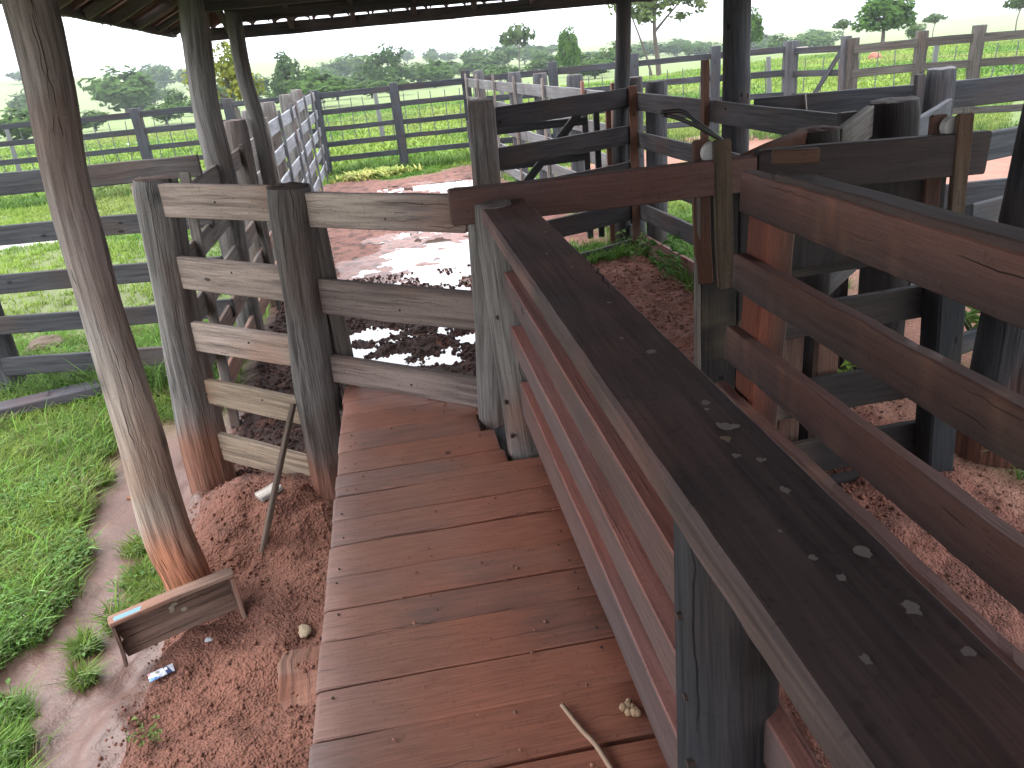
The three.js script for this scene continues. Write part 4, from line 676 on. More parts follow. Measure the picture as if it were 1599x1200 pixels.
{
  const g = new THREE.TubeGeometry(new THREE.CatmullRomCurve3([V(0.232, 0.812, -1.53), V(0.262, 0.81, -1.44), V(0.283, 0.815, -1.385), V(0.305, 0.81, -1.30), V(0.33, 0.811, -1.2)]), 30, 0.007, 8), a = g.attributes.position;
  for (let i = 0; i < a.count; i++) { const z = a.getZ(i), k = lerp(0.55, 1.4, clamp((z + 1.53) / 0.33, 0, 1)); a.setY(i, 0.809 + (a.getY(i) - 0.809) * k); }
  tag(mesh('twig', g, new THREE.MeshStandardMaterial({ color: new THREE.Color(0.34, 0.22, 0.15), roughness: 0.85 })), 'dry bent twig lying on the walkway planks', 'twig');
  const clump = (name, label, cat, x, z, r, c, n, seed) => { const q = mulberry(seed), gs = []; for (let i = 0; i < n; i++) { const s = jitter(new THREE.IcosahedronGeometry(r * (0.4 + q() * 0.5), 1), 0.7, 1 / r, seed + i); s.translate((q() - 0.5) * r * 2, r * 0.35 + q() * r * 0.3, (q() - 0.5) * r * 3.4); gs.push(s); } const m = mesh(name, mergeGeometries(gs), new THREE.MeshStandardMaterial({ color: new THREE.Color(...c), roughness: 0.95 })); m.position.set(x, DY, z); m.rotation.y = 0.5; return tag(m, label, cat); };
  clump('dry_clod', 'crumbly tan clod on the walkway beside the handrail fence', 'clod', 0.405, -1.475, 0.014, [0.33, 0.22, 0.13], 9, 3);
  clump('dry_clod', 'smaller tan clod near the bottom edge beside the twig', 'clod', 0.40, -1.24, 0.011, [0.31, 0.2, 0.12], 6, 4);
  clump('dry_leaf', 'curled dry leaf on the far end of the walkway', 'leaf', -0.08, -3.8, 0.014, [0.34, 0.2, 0.14], 4, 5);
  // crumbs of soil on the boards
  const N = 260, im = new THREE.InstancedMesh(jitter(new THREE.IcosahedronGeometry(1, 1), 0.8, 1.3, 4), M.clod, N), m4 = new THREE.Matrix4(), qn = new THREE.Quaternion();
  im.name = 'soil_crumbs';
  for (let i = 0; i < N; i++) { const z = rr(-3.6, -0.9), x = rr(-0.36, 0.43), s = 0.0015 + 0.0045 * rnd() ** 3; qn.setFromEuler(new THREE.Euler(rr(0, 6), rr(0, 6), 0)); m4.compose(V(x, DY + s * 0.6, z), qn, V(s, s * 0.7, s)); im.setMatrixAt(i, m4); const k = rr(0.6, 1.2); im.setColorAt(i, new THREE.Color().setRGB(0.33 * k, 0.16 * k, 0.11 * k)); }
  im.castShadow = true; scene.add(im); tag(im, 'crumbs of dry red soil scattered over the walkway', 'soil', null, 'stuff');
}
// loose clods
function clods(name, label, N, pick, size, colorOf) {
  const gs = jitter(new THREE.IcosahedronGeometry(1, 1), 1.0, 1.4, 7), im = new THREE.InstancedMesh(gs, M.clod, N), m4 = new THREE.Matrix4(), qn = new THREE.Quaternion(), cc = new THREE.Color(); im.name = name;
  for (let i = 0; i < N; i++) { const [x, z] = pick(), s = size(x, z); qn.setFromEuler(new THREE.Euler(rr(0, 6), rr(0, 6), rr(0, 6))); m4.compose(V(x, ground(x, z) + s * 0.25, z), qn, V(s, s * rr(0.6, 1), s * rr(0.7, 1.2))); im.setMatrixAt(i, m4); const c = colorOf(); im.setColorAt(i, cc.setRGB(...c)); }
  im.castShadow = im.receiveShadow = true; scene.add(im); tag(im, label, 'soil', null, 'stuff');
}
clods('soil_clods', 'crumbled red soil heaped beside the walkway', 9000, () => [rr(-1.45, -0.3), rr(-4.6, -2.0)], () => 0.0015 + 0.009 * rnd() ** 9, () => { const k = rr(0.65, 1.15); return [0.235 * k, 0.098 * k, 0.064 * k]; });
clods('mulch_clods', 'dark red crumbly litter on the pen floor behind the handrail', 13000, () => [rr(0.6, 2.75), rr(-8.6, -3.2)], () => 0.003 + 0.016 * rnd() ** 5, () => { const k = rr(0.35, 1.1); return [0.25 * k, 0.095 * k, 0.065 * k]; });
clods('right_soil_clods', 'red soil littered right of the chute', 6000, () => [rr(1.4, 3.1), rr(-4.6, -1.4)], () => 0.002 + 0.010 * rnd() ** 8, () => { const k = rr(0.45, 1.1); return [0.23 * k, 0.097 * k, 0.064 * k]; });
clods('dung_clods', 'black dung clods trampled into the wet pen', 14000, () => { let x, z; do { x = rr(-1.4, 1.4); z = -4.6 - 4.6 * rnd() ** 1.1; } while (ground(x, z) < -0.006 && rnd() < 0.95); return [x, z]; }, () => 0.004 + 0.018 * rnd() ** 4, () => { const k = rr(0.4, 1.4); return [0.075 * k, 0.034 * k, 0.026 * k]; });

// ------------------------------------------------------------------ grass and weeds
const leafMat = new THREE.MeshPhysicalMaterial({ roughness: 0.75, side: THREE.DoubleSide, transmission: 0.35, thickness: 0, specularIntensity: 0.35, vertexColors: true });
function bladeClump(n, h, spread, w, seed, bend = 0.6) {
  const q = mulberry(seed), pos = [], col = [], idx = [];
  for (let i = 0; i < n; i++) {
    const a = q() * 6.28, r = Math.sqrt(q()) * spread, x = Math.cos(a) * r, z = Math.sin(a) * r, hh = h * (0.45 + 0.75 * q()), d = q() * 6.28, b = bend * (0.3 + q()) * hh, ww = w * (0.6 + 0.7 * q()), o = pos.length / 3, sx = -Math.sin(d) * ww, sz = Math.cos(d) * ww, t = 0.75 + 0.5 * q();
    for (const [f, k] of [[0, 1], [0.55, 0.85], [1, 0]]) { const bx = x + Math.cos(d) * b * f * f, bz = z + Math.sin(d) * b * f * f, y = hh * f * (1 - 0.25 * f); if (k) { pos.push(bx - sx * k, y, bz - sz * k, bx + sx * k, y, bz + sz * k); col.push(t, t, t, t, t, t); } else { pos.push(bx, y, bz); col.push(t * 1.1, t * 1.1, t); } }
    idx.push(o, o + 1, o + 2, o + 1, o + 3, o + 2, o + 2, o + 3, o + 4);
  }
  const g = new THREE.BufferGeometry(); g.setAttribute('position', new THREE.Float32BufferAttribute(pos, 3)); g.setAttribute('color', new THREE.Float32BufferAttribute(col, 3)); g.setIndex(idx); g.computeVertexNormals(); return g;
}
function grassField(name, label, N, pick, geo, scale, colorOf, mask = grassMask) {
  const ms = [], cs = [], m4 = new THREE.Matrix4(), qn = new THREE.Quaternion(); let tries = 0;
  while (ms.length < N && tries++ < N * 8) {
    const [x, z] = pick(); if (mask(x, z) < 0.3 + 0.5 * rnd()) continue;
    const s = scale(x, z); qn.setFromEuler(new THREE.Euler(0, rnd() * 6.28, 0)); m4.compose(V(x, ground(x, z) - 0.005, z), qn, V(s, s * rr(0.7, 1.25), s)); ms.push(m4.clone()); cs.push(colorOf(x, z));
  }
  const im = new THREE.InstancedMesh(geo, leafMat, ms.length), cc = new THREE.Color(); im.name = name;
  ms.forEach((m, i) => { im.setMatrixAt(i, m); im.setColorAt(i, cc.setRGB(...cs[i])); });
  im.castShadow = im.receiveShadow = true; scene.add(im); tag(im, label, 'grass', null, 'stuff'); return im;
}
const gcol = (x, z) => { const n = fbm(x * 0.9, z * 0.9, 3), k = rr(0.75, 1.3), dry = rnd() < 0.1; if (dry) return [0.22 * k, 0.19 * k, 0.085 * k]; return mixc([0.10 * k, 0.205 * k, 0.026 * k], [0.19 * k, 0.265 * k, 0.042 * k], sstep(0.3, 0.7, n + rr(-0.15, 0.15))); };
const front = (x, z) => Math.pow(clamp((z + 14) / 11, 0, 1), 1);
grassField('near_grass', 'short lush grass left of the mud strip', 15000, () => { const z = -1.9 - 6.4 * rnd() ** 1.1; return [-1.55 - rnd() * Math.min(5, 0.6 - z * 0.62), z]; }, bladeClump(15, 0.11, 0.05, 0.0027, 5, 1.0), () => rr(0.6, 1.25), gcol);
grassField('near_tall_grass', 'taller tufts standing in the left grass', 2200, () => { const z = rr(-9, -2); return [-1.5 - rnd() * Math.min(5, 0.6 - z * 0.62), z]; }, bladeClump(16, 0.19, 0.035, 0.004, 6, 1.0), () => rr(0.5, 1.05), (x, z) => { const k = rr(0.8, 1.3); return [0.13 * k, 0.27 * k, 0.035 * k]; });
grassField('tuft_grass', 'grass tufts growing out of the mud by the pole', 700, () => { const t = tufts[Math.floor(rnd() * tufts.length)], a = rnd() * 6.28, r = t[2] * 0.75 * Math.abs(rnd() + rnd() + rnd() - 1.5) * 1.6; return [t[0] + Math.cos(a) * r, t[1] + Math.sin(a) * r]; }, bladeClump(9, 0.09, 0.035, 0.003, 8, 1.5), () => rr(0.35, 1.25), gcol, () => 1);
// broad-leaved creeping weeds in the grass
{
  const q = mulberry(9), pos = [], col = [], idx = [];
  for (let i = 0; i < 12; i++) { const a = q() * 6.28, r = 0.01 + q() * 0.05, y = 0.02 + q() * 0.04, x = Math.cos(a) * r, z = Math.sin(a) * r, d = q() * 6.28, s = 0.008 + q() * 0.01, o = pos.length / 3, t = 0.8 + 0.5 * q(), c = Math.cos(d) * s, e = Math.sin(d) * s; pos.push(x, y, z, x + c - e * 0.5, y + 0.006, z + e + c * 0.5, x + 2 * c, y + 0.002, z + 2 * e, x + c + e * 0.5, y + 0.006, z + e - c * 0.5); for (let k = 0; k < 4; k++) col.push(t, t, t); idx.push(o, o + 1, o + 2, o, o + 2, o + 3); }
  const g = new THREE.BufferGeometry(); g.setAttribute('position', new THREE.Float32BufferAttribute(pos, 3)); g.setAttribute('color', new THREE.Float32BufferAttribute(col, 3)); g.setIndex(idx); g.computeVertexNormals();
  grassField('clover', 'small round-leaved ground weeds among the grass', 1500, () => { const z = rr(-7.5, -2.2); return [-1.6 - rnd() * Math.min(3.5, 0.5 - z * 0.5), z]; }, g, () => rr(0.8, 1.5), (x, z) => { const k = rr(0.8, 1.2); return [0.12 * k, 0.23 * k, 0.055 * k]; }, (x, z) => grassMask(x, z) * sstep(0.4, 0.6, fbm(x * 1.1 + 20, z * 1.1, 3)));
}
const midCol = (x, z) => { const n = fbm(x * 0.35, z * 0.35, 4), k = rr(0.75, 1.2), dry = sstep(0.5, 0.68, fbm(x * 0.16 + 40, z * 0.16, 3)); return mixc(mixc([0.09 * k, 0.19 * k, 0.024 * k], [0.19 * k, 0.27 * k, 0.042 * k], sstep(0.32, 0.62, n)), [0.23 * k, 0.225 * k, 0.09 * k], dry * 0.4); };
grassField('middle_grass', 'bright pasture grass around and behind the pens', 30000, () => { const z = -8 - 16 * Math.sqrt(rnd()); return [z * 0.62 + rnd() * -z * 1.45, z]; }, bladeClump(12, 0.1, 0.09, 0.006, 15, 0.9), () => rr(0.7, 1.4), midCol);
grassField('far_grass', 'open pasture beyond the boundary fences', 40000, () => { const z = -19 - 36 * rnd() ** 0.8; return [z * 0.66 + rnd() * -z * 1.6, z]; }, bladeClump(10, 0.16, 0.22, 0.015, 16, 0.9), () => rr(0.7, 1.6), midCol, (x, z) => 1);
{
  const q = mulberry(404), L = [[[-15, -20.2], [-3.3, -18.8]], [[-1.4, -18.5], [1.9, -18.3]], [[1.9, -18.3], [8.4, -16.5]], [[9.1, -15.2], [15.4, -11.8]], [[-18, -26.5], [-6, -24.5]], [[4, -22.8], [15, -17.5]], [[-3.4, -6.9], [-1.6, -6.4]]];
  grassField('fence_tufts', 'rank taller grass left standing along the fence lines', 1500, () => { const [a, b] = L[Math.floor(q() * L.length)], f = q(); return [lerp(a[0], b[0], f) + (q() - 0.5) * 0.5, lerp(a[1], b[1], f) + (q() - 0.5) * 0.5]; }, bladeClump(14, 0.28, 0.07, 0.006, 23, 0.9), () => rr(0.4, 1.2), (x, z) => { const k = rr(0.7, 1.2); return [0.10 * k, 0.18 * k, 0.035 * k]; }, (x, z) => (penIn(x, z) > 0.3 ? 0 : 1));
}
grassField('right_grass', 'tall green grass growing right of the chute', 2600, () => (rnd() < 0.5 ? [rr(3.0, 6.5), rr(-5.4, -2.4)] : [rr(2.6, 5), rr(-11.5, -4.8)]), bladeClump(14, 0.2, 0.07, 0.005, 18, 1.0), () => rr(0.5, 1.3), midCol, (x, z) => Math.max(grassMask(x, z), blob(x, z, 3.35, -3.1, 0.35, 0.5), blob(x, z, 3.2, -4.5, 0.25, 0.25)));
grassField('pen_corner_grass', 'grass creeping under the pen fence boards', 500, () => [rr(1.5, 2.7), rr(-9.2, -8.45)], bladeClump(10, 0.16, 0.05, 0.004, 19, 1.0), () => rr(0.6, 1.2), midCol, (x, z) => 1);
// leafy weeds
function weed(label, x, z, h, n, seed, col, cat = 'plant', y0) {
  const q = mulberry(seed), t = thing('leafy_weed', label, cat, V(x, y0 ?? ground(x, z), z)), lp = [], lc = [], li = [], stems = [];
  for (let s = 0; s < n; s++) {
    const a = q() * 6.28, lean = 0.25 + q() * 0.5, hh = h * (0.6 + 0.5 * q()), tip = V(Math.cos(a) * lean * hh, hh, Math.sin(a) * lean * hh), mid = tip.clone().multiplyScalar(0.5).setY(hh * 0.62);
    const cv = new THREE.QuadraticBezierCurve3(V(0, -0.02, 0), mid, tip); stems.push(new THREE.TubeGeometry(cv, 6, h * 0.012, 4));
    const nl = h > 0.5 ? 22 : 8; for (let k = 0; k < nl; k++) { const f = 0.3 + 0.7 * k / (nl - 1), p = cv.getPoint(f), d = q() * 6.28, L = Math.min(h, 0.42) * (0.16 + 0.16 * q()), w = L * 0.28, c = Math.cos(d), e = Math.sin(d), o = lp.length / 3, tn = 0.75 + 0.5 * q(), dr = -0.15 * L; lp.push(p.x, p.y, p.z, p.x + c * L * 0.5 - e * w, p.y + 0.25 * L, p.z + e * L * 0.5 + c * w, p.x + c * L, p.y + dr, p.z + e * L, p.x + c * L * 0.5 + e * w, p.y + 0.25 * L, p.z + e * L * 0.5 - c * w); for (let m = 0; m < 4; m++) lc.push(col[0] * tn, col[1] * tn, col[2] * tn); li.push(o, o + 1, o + 2, o, o + 2, o + 3); }
  }
  const g = new THREE.BufferGeometry(); g.setAttribute('position', new THREE.Float32BufferAttribute(lp, 3)); g.setAttribute('color', new THREE.Float32BufferAttribute(lc, 3)); g.setIndex(li); g.computeVertexNormals();
  mesh('leaves', g, leafMat, t); mesh('stems', mergeGeometries(stems), new THREE.MeshStandardMaterial({ color: new THREE.Color(0.10, 0.13, 0.05), roughness: 0.8 }), t);
  return t;
}
weed('small seedling with pointed leaves on the red soil near the bottom left', -1.25, -2.5, 0.11, 4, 41, [0.17, 0.22, 0.06]);
weed('leafy green weed growing through the pen fence boards', 2.62, -7.6, 0.42, 5, 42, [0.09, 0.22, 0.04]);
weed('low weed at the foot of the corner batten', 2.5, -8.3, 0.3, 4, 43, [0.12, 0.22, 0.05]);
weed('bushy weed at the right frame edge beside the rough pole', 3.42, -3.25, 0.35, 7, 44, [0.06, 0.15, 0.03]);
weed('bright weed climbing by the rough pole top right', 3.95, -4.6, 1.15, 7, 45, [0.12, 0.22, 0.04]);
weed('yellow-green weed in the gap by the square post', 2.62, -4.35, 0.32, 6, 46, [0.16, 0.24, 0.03]);
{
  // yellowish flowering ground cover by the far fence
  const q = mulberry(61), N = 420, g = bladeClump(9, 0.13, 0.08, 0.022, 62, 1.3), im = new THREE.InstancedMesh(g, leafMat, N), m4 = new THREE.Matrix4(), qn = new THREE.Quaternion(), c = new THREE.Color(); im.name = 'flowering_weeds';
  for (let i = 0; i < N; i++) { const x = -0.35 + (q() + q() + q() - 1.5) * 0.75, z = -17.65 + (q() + q() - 1) * 0.5; qn.setFromEuler(new THREE.Euler(0, q() * 6, 0)); const s = 0.6 + q(); m4.compose(V(x, ground(x, z), z), qn, V(s, s, s)); im.setMatrixAt(i, m4); im.setColorAt(i, q() < 0.5 ? c.setRGB(0.42, 0.40, 0.12) : c.setRGB(0.2, 0.27, 0.05)); }
  im.castShadow = true; scene.add(im); tag(im, 'pale yellow flowering weeds along the far pen fence', 'weeds', null, 'stuff');
}

// ------------------------------------------------------------------ trees
const treeLeaf = new THREE.MeshPhysicalMaterial({ roughness: 0.9, specularIntensity: 0.08, side: THREE.DoubleSide, transmission: 0.35, thickness: 0, vertexColors: true });
const barkMat = new THREE.MeshStandardMaterial({ color: new THREE.Color(0.10, 0.08, 0.065), roughness: 0.95, bumpMap: TX.grey.bump, bumpScale: 0.02 });
// unit tree: height 1, crown width 1; scaled per copy
function crownGeo(seed, lobes, n, leaf, base, light, fill = 0.55) {
  const q = mulberry(seed), pos = [], col = [], nor = [], idx = [], W = lobes.reduce((s, l) => s + l[3] * l[3] * l[4], 0);
  for (let i = 0; i < n; i++) {
    let r = q() * W, L = lobes[0]; for (const l of lobes) { r -= l[3] * l[3] * l[4]; L = l; if (r <= 0) break; }
    const u = q() * 2 - 1, a = q() * 6.28, s = Math.sqrt(1 - u * u), k = Math.pow(fill + (1 - fill) * q(), 1), dx = s * Math.cos(a), dz = s * Math.sin(a);
    const x = L[0] + dx * L[3] * k, y = L[1] + u * L[4] * k, z = L[2] + dz * L[3] * k;
    if (vnoise(x * 9 + seed, y * 9, z * 9) < 0.34) continue;
    const nrm = V(dx + (q() - 0.5) * 1.5, u + 0.4 + (q() - 0.5) * 1.2, dz + (q() - 0.5) * 1.5).normalize(), t1 = V(q() - 0.5, q() - 0.5, q() - 0.5).cross(nrm).normalize(), t2 = t1.clone().cross(nrm), sz = leaf * (0.5 + q()), o = pos.length / 3, tone = clamp(vnoise(x * 5 + seed * 3, y * 5, z * 5) * 0.9 + q() * 0.35 - 0.1, 0, 1), c = mixc(base, light, tone);
    for (const [e, f] of [[-1, 0.1], [-0.25, -0.6], [0.9, -0.15], [0.35, 0.65]]) { pos.push(x + t1.x * sz * e + t2.x * sz * f, y + (t1.y * sz * e + t2.y * sz * f) * 0.8, z + t1.z * sz * e + t2.z * sz * f); col.push(...c); }
    idx.push(o, o + 1, o + 2, o, o + 2, o + 3);
  }
  const g = new THREE.BufferGeometry(); g.setAttribute('position', new THREE.Float32BufferAttribute(pos, 3)); g.setAttribute('color', new THREE.Float32BufferAttribute(col, 3)); g.setIndex(idx); g.computeVertexNormals(); return g;
}
function trunkGeo(limbs) { return mergeGeometries(limbs.map(([pts, r0, r1]) => { const cv = new THREE.CatmullRomCurve3(pts.map((p) => V(...p))), g = new THREE.TubeGeometry(cv, 10, 1, 8), a = g.attributes.position, P = V(0, 0, 0); for (let i = 0; i <= 10; i++) { const c = cv.getPointAt(i / 10), r = lerp(r0, r1, i / 10); for (let j = 0; j <= 8; j++) { const k = i * 9 + j; P.fromBufferAttribute(a, k).sub(c).multiplyScalar(r).add(c); a.setXYZ(k, P.x, P.y, P.z); } } g.computeVertexNormals(); return g; })); }
const G1 = [0.026, 0.062, 0.012], G2 = [0.09, 0.155, 0.03], G3 = [0.07, 0.12, 0.028], GY = [0.24, 0.24, 0.04], GYd = [0.10, 0.135, 0.026];
const round = (q, n, cy, ry) => { const o = [[0, cy, 0, 0.36, ry]]; for (let i = 0; i < n; i++) { const a = i / n * 6.28 + q() * 0.8; o.push([Math.cos(a) * (0.22 + q() * 0.12), cy + (q() - 0.45) * ry * 1.0, Math.sin(a) * (0.22 + q() * 0.12), 0.17 + q() * 0.12, ry * (0.35 + q() * 0.25)]); } return o; };
const KINDS = {
  B: [0, 1, 2].map((k) => { const q = mulberry(100 + k); return { c: crownGeo(200 + k, round(q, 7, 0.55, 0.42), 1700, 0.052, G1, G2), t: trunkGeo([[[[0, -0.1, 0], [0.02, 0.2, 0], [0, 0.5, 0.02]], 0.035, 0.018], [[[0, 0.22, 0], [0.15, 0.42, 0.05], [0.25, 0.6, 0.08]], 0.018, 0.007], [[[0, 0.25, 0], [-0.12, 0.45, -0.06], [-0.22, 0.62, -0.1]], 0.018, 0.007]]) }; }),
  D: [{ c: crownGeo(210, [[0, 0.42, 0, 0.42, 0.34], [0.05, 0.66, 0, 0.32, 0.22], [-0.04, 0.86, 0, 0.18, 0.15], [0.2, 0.35, 0.1, 0.28, 0.25], [-0.2, 0.4, -0.05, 0.26, 0.25]], 2200, 0.05, [0.02, 0.048, 0.012], [0.065, 0.11, 0.03]), t: trunkGeo([[[[0, -0.1, 0], [0, 0.3, 0], [0, 0.7, 0]], 0.04, 0.01]]) }],
  T: [{ c: crownGeo(211, [[0, 0.45, 0, 0.45, 0.3], [0.12, 0.75, 0, 0.3, 0.16], [-0.22, 0.7, 0.05, 0.22, 0.14], [0.05, 0.92, 0, 0.18, 0.08], [0.38, 0.85, 0, 0.10, 0.09], [-0.35, 0.55, 0, 0.2, 0.15]], 2000, 0.045, G1, G3), t: trunkGeo([[[[0, -0.1, 0], [0.03, 0.35, 0], [0.06, 0.85, 0]], 0.035, 0.008], [[[0.02, 0.35, 0], [0.2, 0.65, 0], [0.38, 0.85, 0]], 0.015, 0.005]]) }],
  F: [{ c: crownGeo(212, [[0, 0.85, 0, 0.3, 0.14], [0.28, 0.8, 0.05, 0.22, 0.1], [-0.3, 0.76, 0, 0.24, 0.12], [0.1, 0.72, -0.2, 0.22, 0.12]], 1100, 0.045, [0.045, 0.08, 0.028], [0.10, 0.14, 0.05]), t: trunkGeo([[[[0, -0.1, 0], [-0.04, 0.35, 0], [0.02, 0.62, 0], [0.0, 0.86, 0]], 0.022, 0.010], [[[0, 0.55, 0], [0.18, 0.75, 0], [0.3, 0.84, 0]], 0.010, 0.004], [[[0, 0.58, 0], [-0.15, 0.72, 0], [-0.32, 0.83, 0]], 0.010, 0.004]]) }],
  U: [{ c: crownGeo(213, [[0, 0.6, 0, 0.38, 0.3], [0.3, 0.5, 0, 0.22, 0.2], [-0.32, 0.48, 0.05, 0.22, 0.18], [0.08, 0.84, 0, 0.26, 0.14], [-0.14, 0.76, 0.1, 0.26, 0.18], [0.2, 0.72, 0.1, 0.2, 0.14]], 2900, 0.042, [0.032, 0.08, 0.014], [0.10, 0.18, 0.035]), t: trunkGeo([[[[0, -0.1, 0], [0.01, 0.25, 0], [0, 0.55, 0], [0.02, 0.8, 0]], 0.035, 0.012], [[[0, 0.42, 0], [0.15, 0.56, 0], [0.28, 0.66, 0]], 0.014, 0.005], [[[0, 0.45, 0], [-0.15, 0.55, 0], [-0.3, 0.64, 0]], 0.014, 0.005]]) }],
  G: [{ c: crownGeo(214, [[0, 0.74, 0, 0.26, 0.14], [0.36, 0.76, 0, 0.2, 0.1], [-0.34, 0.72, 0.05, 0.2, 0.1], [0.1, 0.92, 0, 0.3, 0.1], [0.3, 0.58, 0, 0.13, 0.05], [-0.15, 0.6, 0.1, 0.2, 0.08], [0.5, 0.66, 0, 0.1, 0.08]], 2600, 0.028, [0.06, 0.09, 0.03], [0.15, 0.19, 0.06], 0.35), t: trunkGeo([[[[0.05, -0.1, 0], [0.03, 0.2, 0], [0.0, 0.45, 0], [0.02, 0.8, 0]], 0.034, 0.014], [[[-0.02, -0.1, 0.05], [-0.1, 0.2, 0.05], [-0.18, 0.42, 0.05], [-0.28, 0.7, 0]], 0.016, 0.006], [[[0.0, 0.45, 0], [0.16, 0.6, 0], [0.34, 0.75, 0]], 0.016, 0.005]]) }],
  Y: [{ c: crownGeo(215, [[0.1, 0.7, 0, 0.3, 0.2], [0.3, 0.5, 0.05, 0.26, 0.18], [-0.35, 0.62, 0, 0.22, 0.14], [-0.2, 0.45, 0, 0.2, 0.1], [0.15, 0.88, 0, 0.22, 0.1]], 2200, 0.032, GYd, GY, 0.2), t: trunkGeo([[[[0.12, -0.1, 0], [0.1, 0.25, 0], [0.05, 0.5, 0], [0.08, 0.8, 0]], 0.05, 0.016], [[[0.08, 0.35, 0], [-0.15, 0.52, 0], [-0.36, 0.62, 0]], 0.018, 0.006]]) }],
};
const protos = {};
function tree(kind, k, x, z, topY, w, label, group) {
  const y = farHeight(x, z) - 0.1, h = Math.max(1.2, topY - y), key = kind + k; let o;
  const name = kind === 'B' ? 'bushy_tree' : kind === 'F' ? 'flat_topped_tree' : 'tree';
  if (!protos[key]) { o = new THREE.Group(); const d = KINDS[kind][k]; o.name = numbered(name); scene.add(o); const c = mesh('crown', d.c, treeLeaf, o), t = mesh('trunk', d.t, barkMat, o); protos[key] = o; } else { o = protos[key].clone(); o.name = numbered(name); scene.add(o); }
  o.position.set(x, y, z); o.scale.set(w, h, w); o.rotation.y = 0; o.userData = {}; return tag(o, label, 'tree', group);
}
const named = [
  ['B', -38.6, -134.6, 4.9, 11.4, 'big rounded tree between the two crooked poles on the left'], ['B', -27.1, -116.9, 1.1, 3.4, 'small round bush right of the big rounded tree'],
  ['R', -150.9, -391.9, 10.8, 12.3, 'lone tree on the hill crest at the far left'], ['R', -90, -243.9, 4.6, 10.3, 'hazy tree just left of the nearest crooked pole'],
  ['R', -80.4, -320.1, 7.8, 12.5, 'left one of two distant trees on the hazy ridge'], ['R', -69.8, -291.8, 6.8, 9.4, 'right one of two distant trees on the hazy ridge'],
  ['Y', -6.2, -35.5, 3.6, 3.0, 'sparse yellow-green tree behind the second crooked pole'], ['D', -9.7, -94.5, 4.0, 4.3, 'dark conical tree right of the third crooked pole'],
  ['R', -6.8, -239.9, 4.0, 12.4, 'hazy tree left of the tall ragged tree'], ['R', -15.3, -259.6, 2.2, 11.5, 'low hazy tree right of the dark conical tree'], ['T', 1.4, -125, 4.0, 6.9, 'tall ragged tree in the middle of the tree line'],
  ['B', 7, -149.8, 0.8, 7.8, 'broad bush right of the tall ragged tree'], ['B', 13, -169.5, 0.5, 10.2, 'widest bush in the tree line centre'], ['B', 19.1, -163.9, 0.6, 9.9, 'flat broad bush above the pale slatted fence'],
  ['F', 15.9, -93.7, 4.3, 4.1, 'thin flat-topped tree left of the round-headed tree'], ['U', 17.8, -78, 3.4, 2.5, 'small round-headed tree on a thin trunk, centre right'],
  ['G', 17.5, -52.1, 5.5, 5.9, 'open-crowned tree with two trunks right of the dark roof pole'], ['U', 31.2, -68.2, 3.3, 2.5, 'tree crown showing right of the thick roof pole'],
  ['F', 42.7, -73.5, 1.6, 2.0, 'small bare-limbed tree left of the full green tree'], ['U', 38.6, -60.8, 3.3, 5.2, 'full green tree standing on the right crest'], ['F', 60.5, -85.8, 1.1, 2.6, 'small tree right of the full green tree'], ['F', 47.6, -57.9, 2.3, 2.4, 'tree cut by the top right corner'],
  ['B', 66.5, -134.5, -0.2, 5.3, 'left of two bushes on the right skyline'], ['B', 79.4, -150.3, -1.2, 8.4, 'wide low bush on the right skyline'],
];
named.forEach(([k, x, z, y, w, l], i) => tree(k === 'R' ? 'B' : k, (k === 'B' || k === 'R') ? i % 3 : 0, x, z, y, w, l));
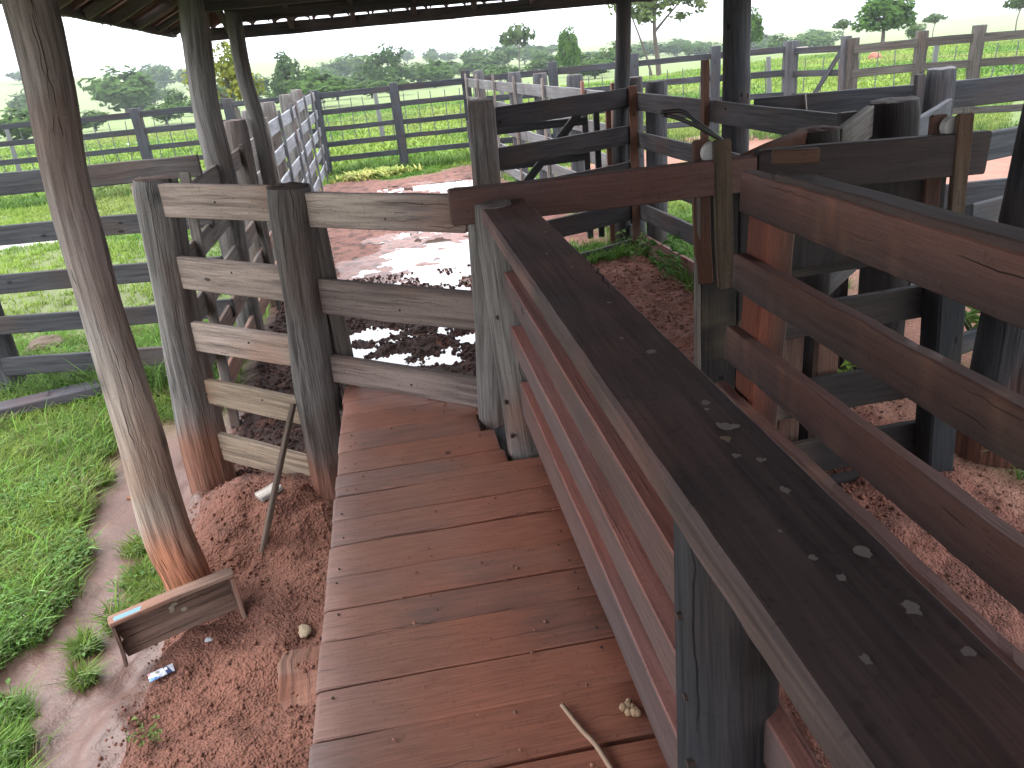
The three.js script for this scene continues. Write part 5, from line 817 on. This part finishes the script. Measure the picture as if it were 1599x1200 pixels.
{
  const q = mulberry(303);
  const pts = [[-51.2, -141, 1.2, 7.5], [-28.2, -80.2, 0.1, 4.6], [-28, -69.6, 1.4, 5.9], [-22.7, -107.6, -0.1, 4.7], [-8.6, -109.7, 2.2, 3.2], [-5.6, -109.9, 0.5, 6.5], [1.6, -100, 0, 4.5], [-1.1, -100, 0, 4.5], [15.8, -119, -0.2, 5.4], [26.9, -137.4, 0.5, 6.3], [16.5, -108.8, -0.2, 5], [25.3, -96.7, 0.3, 3.7], [30.3, -105.8, 1.4, 4.9], [21.1, -87.5, -0.1, 3.4], [83.7, -214, -1.7, 6.7], [81.8, -225, -1, 7], [74.4, -228, -0.6, 8.8], [103, -238, -2.7, 7.5], [110, -235, -3, 7.4], [61.7, -91, 0.3, 2.2], [-22, -128, 1.7, 6.5], [-20.7, -148, 1.7, 6.5], [-29.3, -90.4, 0.1, 3.9], [-21.6, -87.4, 0.1, 3.8], [57.5, -181, -1.9, 3.7], [70.8, -187, -1.5, 2.9]];
  for (let i = 0; i < 46; i++) { const th = lerp(-33, 15, q()) / 57.3, d = 85 + 300 * q() ** 1.1; const x = Math.sin(th) * d, z = -Math.cos(th) * d, g = farHeight(x, z); pts.push([x, z, g + (1.4 + 2.6 * q()) * (0.8 + d / 300), (3 + 4 * q()) * (0.8 + d / 400)]); }
  for (let i = 0; i < 13; i++) { const th = lerp(12, 30, q()) / 57.3, d = 190 + 120 * q(); const x = Math.sin(th) * d, z = -Math.cos(th) * d; pts.push([x, z, Math.max(farHeight(x, z) + 2.5, -2.2 + q() * 1.2), 6 + 6 * q()]); }
  for (const [x, z, y, w] of pts) {
    const th = Math.atan2(x, -z) * 57.3, far = Math.hypot(x, z) > 170, where = th < -14 ? 'left of the second crooked pole' : th < 4 ? 'above the fence closing the muddy pen' : th < 16 ? 'above the pale slatted fence' : 'right of the dark roof pole', what = far ? 'small hazy tree far off in the tree line' : 'bushy green tree in the tree line';
    tree('B', Math.floor(q() * 3), x, z, y, w, `${what}, ${where}`, `${far ? 'hazy far' : 'bushy nearer'} trees ${where}`);
  }
}
// wire fence in the pasture behind the boundary fence
{
  const t = thing('wire_fence', 'thin wire fence with many upright stakes beyond the boundary boards', 'fence', V(-2, 0, -24)), line = [[-18, -26.5], [-6, -24.5], [-3.2, -26], [4, -22.8], [10, -20.6], [15, -17.5]];
  const stakeG = new THREE.CylinderGeometry(0.013, 0.016, 1.35, 5); stakeG.setAttribute('color', new THREE.Float32BufferAttribute(new Float32Array(stakeG.attributes.position.count * 3).fill(0.09), 3));
  const postG = new THREE.CylinderGeometry(0.06, 0.075, 1.55, 8); postG.setAttribute('color', new THREE.Float32BufferAttribute(new Float32Array(postG.attributes.position.count * 3).fill(0.12), 3));
  let n = 0;
  for (let i = 0; i < line.length - 1; i++) { const [ax, az] = line[i], [bx, bz] = line[i + 1], L = Math.hypot(bx - ax, bz - az); for (let s = 0; s < L; s += 0.42) { const x = lerp(ax, bx, s / L), z = lerp(az, bz, s / L), big = n++ % 9 === 0, m = mesh(big ? 'post' : 'stake', big ? postG : stakeG, M.plain, t); m.position.set(x - t.position.x, farHeight(x, z) + 0.66, z - t.position.z); m.rotation.set(rr(-0.06, 0.06), 0, rr(-0.08, 0.08)); } for (const y of [0.3, 0.7, 1.1]) { const g = new THREE.CylinderGeometry(0.003, 0.003, L, 4); g.rotateZ(Math.PI / 2); const m = mesh('wire', g, M.steel, t); m.position.set((ax + bx) / 2 - t.position.x, y + farHeight((ax + bx) / 2, (az + bz) / 2), (az + bz) / 2 - t.position.z); m.rotation.y = -Math.atan2(bz - az, bx - ax); } }
}
scene.traverse((o) => { if (o.isMesh) { o.castShadow = true; o.receiveShadow = true; } });
renderer.render(scene, camera);
